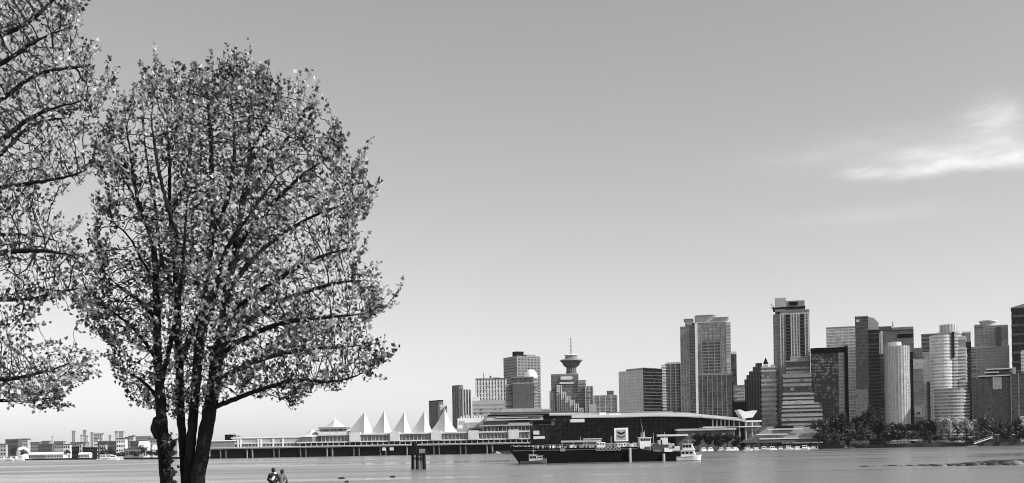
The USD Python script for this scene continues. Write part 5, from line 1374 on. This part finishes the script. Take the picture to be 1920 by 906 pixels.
# ---------------------------------------------------------------- the two big trees
def grow(seed_paths, attract, step, infl, kill, r_, max_iter=140, bias=(0, 0, 0.36)):
    """space colonisation from hand laid limbs. seed_paths: [(points, parent index or None)]"""
    pos, par = [], []
    for pts, join in seed_paths:
        pts = np.asarray(pts, float)
        last = None
        if join is not None:
            d = np.linalg.norm(np.asarray(pos) - pts[0], axis=1); last = int(d.argmin())
        for a, b in zip(pts[:-1], pts[1:]):
            n = max(1, int(round(np.linalg.norm(b - a) / step)))
            for i in range(n):
                if last is None:
                    pos.append(a); par.append(-1); last = 0 if len(pos) == 1 else len(pos) - 1
                q = a + (b - a) * (i + 1) / n + r_.normal(size=3) * step * 0.06
                pos.append(q); par.append(last); last = len(pos) - 1
    n_seed = len(pos)
    A = attract.copy(); bias = np.array(bias)
    A = A[cKDTree(np.array(pos)).query(A)[0] > kill]
    for it in range(max_iter):
        if len(A) == 0:
            break
        arr = np.array(pos); d, idx = cKDTree(arr).query(A)
        use = d < infl
        if not use.any():
            break
        dirs = A[use] - arr[idx[use]]; dirs /= np.linalg.norm(dirs, axis=1, keepdims=True) + 1e-9
        acc = np.zeros_like(arr); np.add.at(acc, idx[use], dirs)
        who = np.unique(idx[use]); dv = acc[who]; dv /= np.linalg.norm(dv, axis=1, keepdims=True) + 1e-9
        dv = dv + bias + r_.normal(size=dv.shape) * 0.16; dv /= np.linalg.norm(dv, axis=1, keepdims=True)
        new = arr[who] + dv * step
        dd, _ = cKDTree(arr).query(new); ok = dd > step * 0.45
        if not ok.any():
            break
        for w, q in zip(who[ok], new[ok]):
            pos.append(q); par.append(int(w))
        d2, _ = cKDTree(new[ok]).query(A); A = A[d2 > kill]
    return np.array(pos), np.array(par), n_seed


def pipe(par, tip, power=2.3):
    n = len(par); s = np.zeros(n); kids = np.zeros(n, int)
    for i in range(n - 1, -1, -1):                       # children always come after their parents
        if kids[i] == 0:
            s[i] = tip ** power
        if par[i] >= 0:
            s[par[i]] += s[i]; kids[par[i]] += 1
    return s ** (1 / power), kids


def chains(par, rad, keep):
    """unbranched runs of nodes to draw as tubes: each node follows its thickest child."""
    n = len(par); best = -np.ones(n, int)
    for i in range(n):
        p = par[i]
        if p >= 0 and (best[p] < 0 or rad[i] > rad[best[p]]):
            best[p] = i
    out = []
    for i in range(n):
        if keep[i] and (par[i] < 0 or best[par[i]] != i or not keep[par[i]]):
            c = [i] if par[i] < 0 else [par[i], i]
            while best[c[-1]] >= 0 and keep[best[c[-1]]]:
                c.append(best[c[-1]])
            if len(c) > 1:
                out.append(c)
    return out


def leaves_mesh(r_, p, d, size):
    """a lobed, folded leaf at each point p, growing along d."""
    n = len(p)
    d = d + r_.normal(size=(n, 3)) * 0.75; d /= np.linalg.norm(d, axis=1, keepdims=True)
    u = np.cross(d, r_.normal(size=(n, 3))); u /= np.linalg.norm(u, axis=1, keepdims=True) + 1e-9
    w = np.cross(d, u); s = size * (0.55 + 0.8 * r_.random((n, 1)))
    fold = 0.25 * s
    v = np.stack([p, p + d * s * 0.45 + u * s * 0.5 + w * fold, p + d * s * 0.7 + u * s * 0.22 + w * fold * 0.4, p + d * s * 1.1 - w * fold * 0.5, p + d * s * 0.7 - u * s * 0.22 + w * fold * 0.4, p + d * s * 0.45 - u * s * 0.5 + w * fold], 1).reshape(-1, 3)
    i = np.arange(n)[:, None] * 6
    return MB().add(v, np.vstack([i + [0, 1, 2], i + [0, 2, 3], i + [0, 3, 4], i + [0, 4, 5]]))


STEP = 0.11


def to_px(p):
    a, b = p[0] / p[1], (p[2] - EYE) / p[1]
    return CX + F * (a * cr - b * sr), CY - F * (a * sr + b * cr)


def spline(p):
    """a smooth path through the control points."""
    p = np.asarray(p, float); t = np.r_[0, np.cumsum(np.linalg.norm(np.diff(p, axis=0), axis=1))]
    from scipy.interpolate import PchipInterpolator
    return PchipInterpolator(t, p)(np.linspace(0, t[-1], max(4, int(t[-1] / 0.25))))


def big_tree(name, label, Y0, outline, trunks, limbs, n_att, seed, leaf_size, per_tip, thick, gap=0.42, fixed_r=None, holes=(), hub=(350, 800), shoots=260, inset=-24.0):
    r_ = np.random.default_rng(seed)
    q = lambda px, py, dy=0.0: P(px, py, Y0 + dy)
    ring = sg.Polygon(outline).exterior; L_ = ring.length; rag = []
    for d_ in np.arange(0, L_, 7.0):
        p_ = np.array(ring.interpolate(d_).coords[0]); o_ = p_ - hub; o_ /= np.linalg.norm(o_)
        k_ = meshkit.fbm(np.array([[d_ / 46.0, seed, 0.5]]), 3, seed)[0] - 0.62
        rag.append(p_ * 1.0 + o_ * (k_ * 95.0 + inset))
    poly = sg.Polygon(rag).buffer(0)
    poly = max(poly.geoms, key=lambda g_: g_.area) if hasattr(poly, 'geoms') else poly
    bx = poly.bounds; pts = []
    ctr = np.array(poly.centroid.coords[0])
    edge = poly.exterior
    import shapely
    while len(pts) < n_att:
        m = 6000
        px, py = r_.uniform(bx[0], bx[2], m), r_.uniform(bx[1], bx[3], m)
        ok = shapely.contains_xy(poly, px, py); px, py = px[ok], py[ok]
        dist = shapely.distance(edge, shapely.points(px, py)); m = len(px)
        dep = thick * np.sqrt(1 - (1 - np.minimum(1, dist / 230)) ** 2) + 0.15
        w = np.array([q(x_, y_, d_) for x_, y_, d_ in zip(px, py, dep * (2 * r_.random(m) - 1))])
        ok = r_.random(m) < (dep / (thick + 0.15)) ** 0.8
        for hx, hy, rx, ry in holes:
            ok &= ~(((px - hx) ** 2 / rx ** 2 + (py - hy) ** 2 / ry ** 2 < 1) & (r_.random(m) < 0.85))
        an, rr_ = np.arctan2(px - hub[0], hub[1] - py), np.hypot(px - hub[0], py - hub[1])
        ok &= ~((meshkit.fbm(np.stack([an * 7.5, rr_ / 95.0, w[:, 1] * 0.9], -1), 2, seed) < gap) & (r_.random(m) < 0.9))
        pts += list(w[ok])
    pts = pts[:n_att]
    seeds = []
    for i, tk in enumerate(trunks):
        seeds.append((spline([q(*k) for k in tk]), None))
    for lb in limbs:
        seeds.append((spline([q(*k) for k in lb]), True))
    pos, par, ns = grow(seeds, np.array(pts), STEP, 1.4, 0.165, r_)
    rad, kids = pipe(par, 0.0066)
    # trunk nodes get at least the width measured in the photograph
    k0 = 0
    for tk, (base_r, top_r) in zip(trunks, fixed_r):
        p3 = spline([q(*k) for k in tk]); ln = np.cumsum(np.r_[0, np.linalg.norm(np.diff(p3, axis=0), axis=1)])
        cnt = sum(max(1, int(round(np.linalg.norm(b - a) / STEP))) for a, b in zip(p3[:-1], p3[1:])) + 1
        f = np.linspace(0, 1, cnt)
        rad[k0:k0 + cnt] = np.maximum(np.minimum(rad[k0:k0 + cnt], base_r * 1.15), base_r * (1 - f) ** 0.8 + top_r * (1 - (1 - f) ** 0.8))
        k0 += cnt
    t = Thing(name, label, 'tree', (pos[0][0], pos[0][1], 3.4))
    big = rad > 0.028
    spans, k0 = [], 0
    for tk in trunks:
        p3 = spline([q(*k) for k in tk])
        cnt = sum(max(1, int(round(np.linalg.norm(b - a) / STEP))) for a, b in zip(p3[:-1], p3[1:])) + 1
        ids = list(range(k0, k0 + cnt)); k0 += cnt
        rr = rad[ids] * (1 + 0.035 * r_.normal(size=cnt)); rr[:3] *= (1.35, 1.2, 1.08)
        build('trunk', MB().tube(pos[ids], rr, 12), bark, t, smooth=60)
        spans.append(set(ids))
    in_trunk = set().union(*spans)
    lim = [c for c in chains(par, rad, big) if not set(c[1:]) <= in_trunk and not set(c) <= in_trunk]
    lim.sort(key=lambda c: -rad[c[1]] * len(c))
    for c in lim[:46]:
        rr = rad[c].copy(); rr[0] = min(rr[0], rr[1] * 1.25)
        build('limb', MB().tube(pos[c], rr, 8), bark, t, smooth=60)
    mb = MB()
    for c in lim[46:]:
        rr = rad[c].copy(); rr[0] = min(rr[0], rr[1] * 1.25)
        mb.tube(pos[c], rr, 5)
    for c in chains(par, rad, ~big):
        rr = rad[c].copy(); rr[0] = min(rr[0], rr[1] * 1.3)
        if len(c) > 2 or rr[1] > 0.006:
            mb.tube(pos[c], rr, 3, cap=False)
    build('twigs', mb, bark, t, kind='stuff')
    # young shoots that stand out past the crown, each with leaves all along it
    tips = np.where(kids == 0)[0]; tp = pos[tips]; base3 = q(hub[0], hub[1], 0)
    out = tp - base3; out /= np.linalg.norm(out, axis=1, keepdims=True)
    far = np.array([edge.distance(sg.Point(*to_px(p))) for p in tp]) < 34
    pick = r_.permutation(np.where(far)[0])[:shoots]; sp, sd = [], []
    sb = MB()
    for i in pick:
        d = out[i] + r_.normal(size=3) * 0.28 + [0, 0, 0.45]; d /= np.linalg.norm(d); L = r_.uniform(0.15, 0.65)
        e1 = tp[i] + d * L * 0.5 + r_.normal(size=3) * 0.02; e2 = tp[i] + d * L + [0, 0, 0.04 * L]
        sb.tube([tp[i], e1, e2], [0.006, 0.0045, 0.003], 3, cap=False)
        m = int(4 + L * 22)
        for f in np.linspace(0.15, 1.02, m):
            sp.append(tp[i] + (e2 - tp[i]) * f + r_.normal(size=3) * 0.028); sd.append(d * 0.7 + r_.normal(size=3) * 0.5)
    build('shoots', sb, bark, t, kind='stuff')
    # leaves: in clusters at the ends of the twigs, a few along them
    fine = np.where((rad < 0.0145) & (par >= 0) & (np.arange(len(par)) >= 0))[0]
    grow_dir = pos[fine] - pos[par[fine]]; grow_dir /= np.linalg.norm(grow_dir, axis=1, keepdims=True) + 1e-9
    cl = meshkit.fbm(pos[fine] * 1.7, 2, seed + 5)
    cnt = np.where(kids[fine] == 0, per_tip, per_tip * 0.4) * np.clip(6.5 * (cl - 0.37), 0.03, 2.5)
    cnt = np.floor(cnt + r_.random(len(cnt))).astype(int)
    at = np.repeat(pos[fine], cnt, 0); gd = np.repeat(grow_dir, cnt, 0)
    sd_ = pos[fine] - q(hub[0], hub[1], 0); sd_ /= np.linalg.norm(sd_, axis=1, keepdims=True)
    up_ = grow_dir * 0.5 + sd_ * 0.6 + [0, 0, 0.55] + r_.normal(size=grow_dir.shape) * 0.22; up_ /= np.linalg.norm(up_, axis=1, keepdims=True)
    gd = np.repeat(up_, cnt, 0)
    at = at + gd * r_.uniform(-0.03, 0.24, (len(at), 1)) + r_.normal(size=at.shape) * 0.03
    at, gd = np.vstack([at, sp]), np.vstack([gd + [0, 0, 0.25], sd])
    leaf_tones(build('crown', leaves_mesh(r_, at, gd, leaf_size), leaf_young, t, kind='stuff'), 6, seed)
    import sys; print(name, 'nodes', len(pos), 'limbs', len(lim), 'leaves', len(at), file=sys.stderr)
    return t, q


outline = [(255, 770), (215, 742), (188, 702), (196, 650), (146, 612), (128, 560), (140, 500), (165, 430), (158, 395), (178, 340), (164, 280), (164, 205), (200, 172), (238, 140), (280, 112), (340, 118), (400, 100), (452, 95), (492, 112), (530, 145), (570, 150),
           (606, 182), (645, 200), (664, 246), (694, 276), (700, 335), (732, 368), (700, 402), (692, 440), (712, 466), (722, 512), (735, 548), (750, 572), (722, 605), (718, 640), (750, 655), (742, 692), (690, 728), (640, 733), (606, 742), (608, 765), (580, 780), (545, 755), (500, 742), (455, 740), (420, 756), (380, 765), (330, 772)]
trunks = [
    [(317, 1000, 0), (312, 906, 0), (306, 840, 0), (303, 785, 0), (300, 740, 0), (295, 650, 0.1), (293, 560, 0.2), (291, 490, 0.2), (282, 440, 0.3), (266, 395, 0.3), (252, 340, 0.4), (243, 270, 0.5)],
    [(350, 1000, .1), (346, 906, 0.1), (343, 840, .15), (339, 780, .2), (337, 700, .3), (334, 630, .4), (332, 560, .5), (328, 470, .6), (318, 380, .8), (318, 300, 1.0), (308, 210, 1.1)],
    [(357, 1000, 0), (353, 906, 0), (358, 830, 0), (364, 765, 0), (369, 700, -.1), (374, 640, -.2), (384, 560, -.3), (394, 470, -.4), (400, 380, -.5), (396, 280, -.6), (388, 170, -.6)],
    [(364, 1000, -.1), (370, 906, -.1), (381, 840, -.1), (391, 785, -.1), (399, 740, -.1), (405, 690, -.1), (414, 635, -.1), (424, 560, 0), (440, 480, .1), (455, 380, .2), (468, 280, .3), (462, 175, .3)]]
limbs = [
    [(394, 768, -.1), (440, 748, -.4), (500, 727, -.8), (560, 712, -1.0), (620, 716, -1.2), (680, 700, -1.3), (725, 675, -1.4)],
    [(402, 720, -.1), (450, 690, .4), (510, 668, .9), (580, 655, 1.2), (650, 650, 1.4), (705, 645, 1.6)],
    [(408, 670, -.1), (465, 632, -.5), (530, 606, -1.0), (600, 596, -1.2), (670, 590, -1.3), (725, 575, -1.4)],
    [(410, 660, -.1), (455, 610, .2), (505, 575, .6), (570, 548, .9), (640, 530, 1.0), (690, 525, 1.2)],
    [(416, 625, -.1), (460, 565, -.4), (520, 525, -.9), (590, 485, -1.2), (655, 465, -1.3)],
    [(426, 550, 0), (480, 480, .5), (550, 425, 1.0), (625, 390, 1.2), (680, 375, 1.3)],
    [(442, 470, .1), (500, 395, -.4), (560, 335, -.8), (625, 290, -1.0)],
    [(457, 370, .2), (512, 300, .6), (555, 235, .9), (585, 200, 1.0)],
    [(466, 290, .3), (505, 220, .1), (525, 160, 0)],
    [(297, 680, 0), (262, 630, -.5), (222, 592, -.9), (185, 570, -1.2)],
    [(301, 752, 0), (275, 722, .3), (245, 700, .6), (215, 690, .8)],
    [(292, 530, .2), (262, 482, -.2), (240, 440, -.5), (215, 420, -.7)],
    [(294, 600, .2), (255, 560, .8), (215, 530, 1.2), (185, 500, 1.4)],
    [(270, 405, .3), (240, 350, .9), (215, 300, 1.2), (205, 240, 1.4)],
    [(300, 730, 0), (320, 640, -.6), (338, 550, -1.2), (345, 460, -1.6), (350, 380, -1.9)],
    [(332, 560, .5), (300, 470, .9), (290, 380, 1.2), (275, 300, 1.4), (268, 200, 1.5)],
    [(318, 400, .8), (350, 330, 1.3), (358, 250, 1.5), (350, 160, 1.6)],
    [(384, 560, -.3), (350, 480, -1.0), (322, 410, -1.4), (300, 330, -1.6), (285, 240, -1.6)],
    [(396, 440, -.4), (430, 360, -1.2), (440, 270, -1.5), (432, 180, -1.5)],
    [(374, 640, -.2), (400, 560, -1.0), (420, 480, -1.6), (470, 400, -2.0), (520, 330, -2.0)],
    [(337, 690, .3), (370, 600, 1.2), (420, 520, 1.9), (480, 450, 2.2), (540, 400, 2.2)]]
tree, q = big_tree('maple_tree', 'big round crowned tree with several dark stems standing whole in the picture', 25.0, outline, trunks, limbs, 16000, 12, 0.086, 3.0, 2.5, gap=0.47, hub=(345, 800), shoots=420,
                   fixed_r=[(0.15, 0.012), (0.078, 0.012), (0.105, 0.012), (0.145, 0.012)], holes=((225, 445, 32, 40), (262, 690, 22, 26), (560, 690, 60, 14), (315, 355, 24, 40), (540, 345, 28, 20), (500, 630, 40, 16)))
r2 = np.random.default_rng(77)
iv = np.array([q(318 + r2.normal() * 5 + (906 - y) * -0.02, y, -0.18 - 0.08 * r2.random()) for y in r2.uniform(812, 930, 210)])
leaf_tones(build('ivy_leaves', leaves_mesh(r2, iv, r2.normal(size=iv.shape), 0.085), leaf_mid, tree, kind='stuff'), 6, 3)
kn = trimesh.creation.icosphere(2, 1.0)
build('burl', MB().add(kn.vertices * [0.15, 0.15, 0.26] * (0.8 + 0.4 * meshkit.fbm(kn.vertices * 2, 2, 3))[:, None] + q(295.5, 803, 0), kn.faces), bark, tree, smooth=60)
build('branch_stub', MB().tube([q(384, 815, -.1), q(391, 802, -.2), q(396, 793, -.2)], [0.12, 0.1, 0.085], 10), bark, tree, smooth=40)
build('branch_stub', MB().tube([q(306, 850, 0), q(322, 838, -.3), q(328, 826, -.3)], [0.1, 0.06, 0.05], 9), bark, tree, smooth=40)

outline2 = [(-420, 640), (-420, -60), (-300, -180), (-100, -230), (60, -150), (160, -60), (163, 12), (150, 48), (172, 78), (186, 118), (200, 150), (208, 180), (196, 215), (170, 250), (182, 300), (172, 345), (128, 372), (105, 380), (112, 425), (150, 440), (182, 470), (178, 520), (188, 560), (175, 600),
            (150, 610), (120, 588), (100, 575), (85, 590), (75, 620), (110, 650), (158, 668), (160, 700), (150, 738), (108, 748), (112, 768), (60, 780), (-20, 772), (-150, 740), (-300, 720)]
trunks2 = [[(-150, 1030, 0), (-158, 906, 0), (-165, 780, 0), (-168, 680, 0), (-160, 560, 0), (-150, 420, 0), (-140, 280, 0), (-120, 120, 0), (-100, -40, 0)],
           [(-175, 1030, .1), (-190, 906, .1), (-205, 780, .1), (-222, 660, .2), (-240, 520, .3), (-255, 380, .4), (-260, 220, .4), (-250, 60, .4)]]
limbs2 = [
    [(-168, 700, 0), (-120, 695, -.3), (-60, 705, -.5), (10, 712, -.6), (70, 700, -.7), (135, 680, -.8)],
    [(-168, 720, 0), (-110, 740, .4), (-40, 748, .7), (40, 752, .8), (100, 745, .9)],
    [(-163, 620, 0), (-100, 575, .3), (-30, 560, .5), (50, 562, .5), (120, 545, .5), (170, 540, .5)],
    [(-160, 570, 0), (-100, 510, -.5), (-20, 475, -.8), (60, 470, -1.0), (140, 480, -1.1)],
    [(-155, 500, 0), (-90, 440, .7), (0, 440, 1.0), (60, 440, 1.2), (110, 455, 1.3)],
    [(-150, 430, 0), (-90, 385, -.2), (-20, 355, -.4), (50, 345, -.5), (110, 335, -.6), (160, 320, -.6)],
    [(-146, 360, 0), (-80, 330, .8), (0, 290, 1.2), (60, 235, 1.4), (130, 220, 1.5)],
    [(-146, 370, 0), (-70, 330, -.8), (0, 265, -1.2), (70, 215, -1.4), (150, 190, -1.5)],
    [(-140, 300, 0), (-80, 230, .1), (0, 190, .2), (70, 140, .3), (150, 125, .4)],
    [(-135, 240, 0), (-70, 150, -.8), (0, 120, -1.2), (80, 70, -1.4), (135, 50, -1.5)],
    [(-128, 180, 0), (-60, 80, .6), (20, 60, .9), (90, 10, 1.1), (130, -40, 1.2)],
    [(-120, 120, 0), (-60, 20, -.4), (20, -20, -.6), (80, -70, -.8)],
    [(-250, 420, .4), (-320, 350, .2), (-370, 260, 0), (-390, 150, 0)], [(-240, 520, .3), (-320, 480, .8), (-390, 460, 1.0)], [(-258, 250, .4), (-310, 120, .6), (-330, -20, .8)]]
big_tree('maple_tree', 'partly seen tree whose crown and thin slanting branches enter from the left edge', 22.0, outline2, trunks2, limbs2, 18000, 23, 0.077, 2.7, 2.4, gap=0.47, hub=(-180, 620), shoots=320, inset=2.0, fixed_r=[(0.2, 0.012), (0.18, 0.012)],
         holes=((60, 170, 24, 18), (130, 400, 50, 26), (30, 290, 40, 16), (100, 600, 44, 26), (25, 430, 40, 14), (75, 640, 40, 10)))

# ---------------------------------------------------------------- the air over the harbour
hz_ = usdkit.material(stage, '/World/Looks/haze', {'v': ('principled_volume', {'color': g3(0.9), 'density': 1.0e-5, 'anisotropy': 0.2})}, volume='v.volume')
build('haze', MB().box(-13000, 13000, -1000, 15000, -3.5, 420), hz_, kind='stuff')
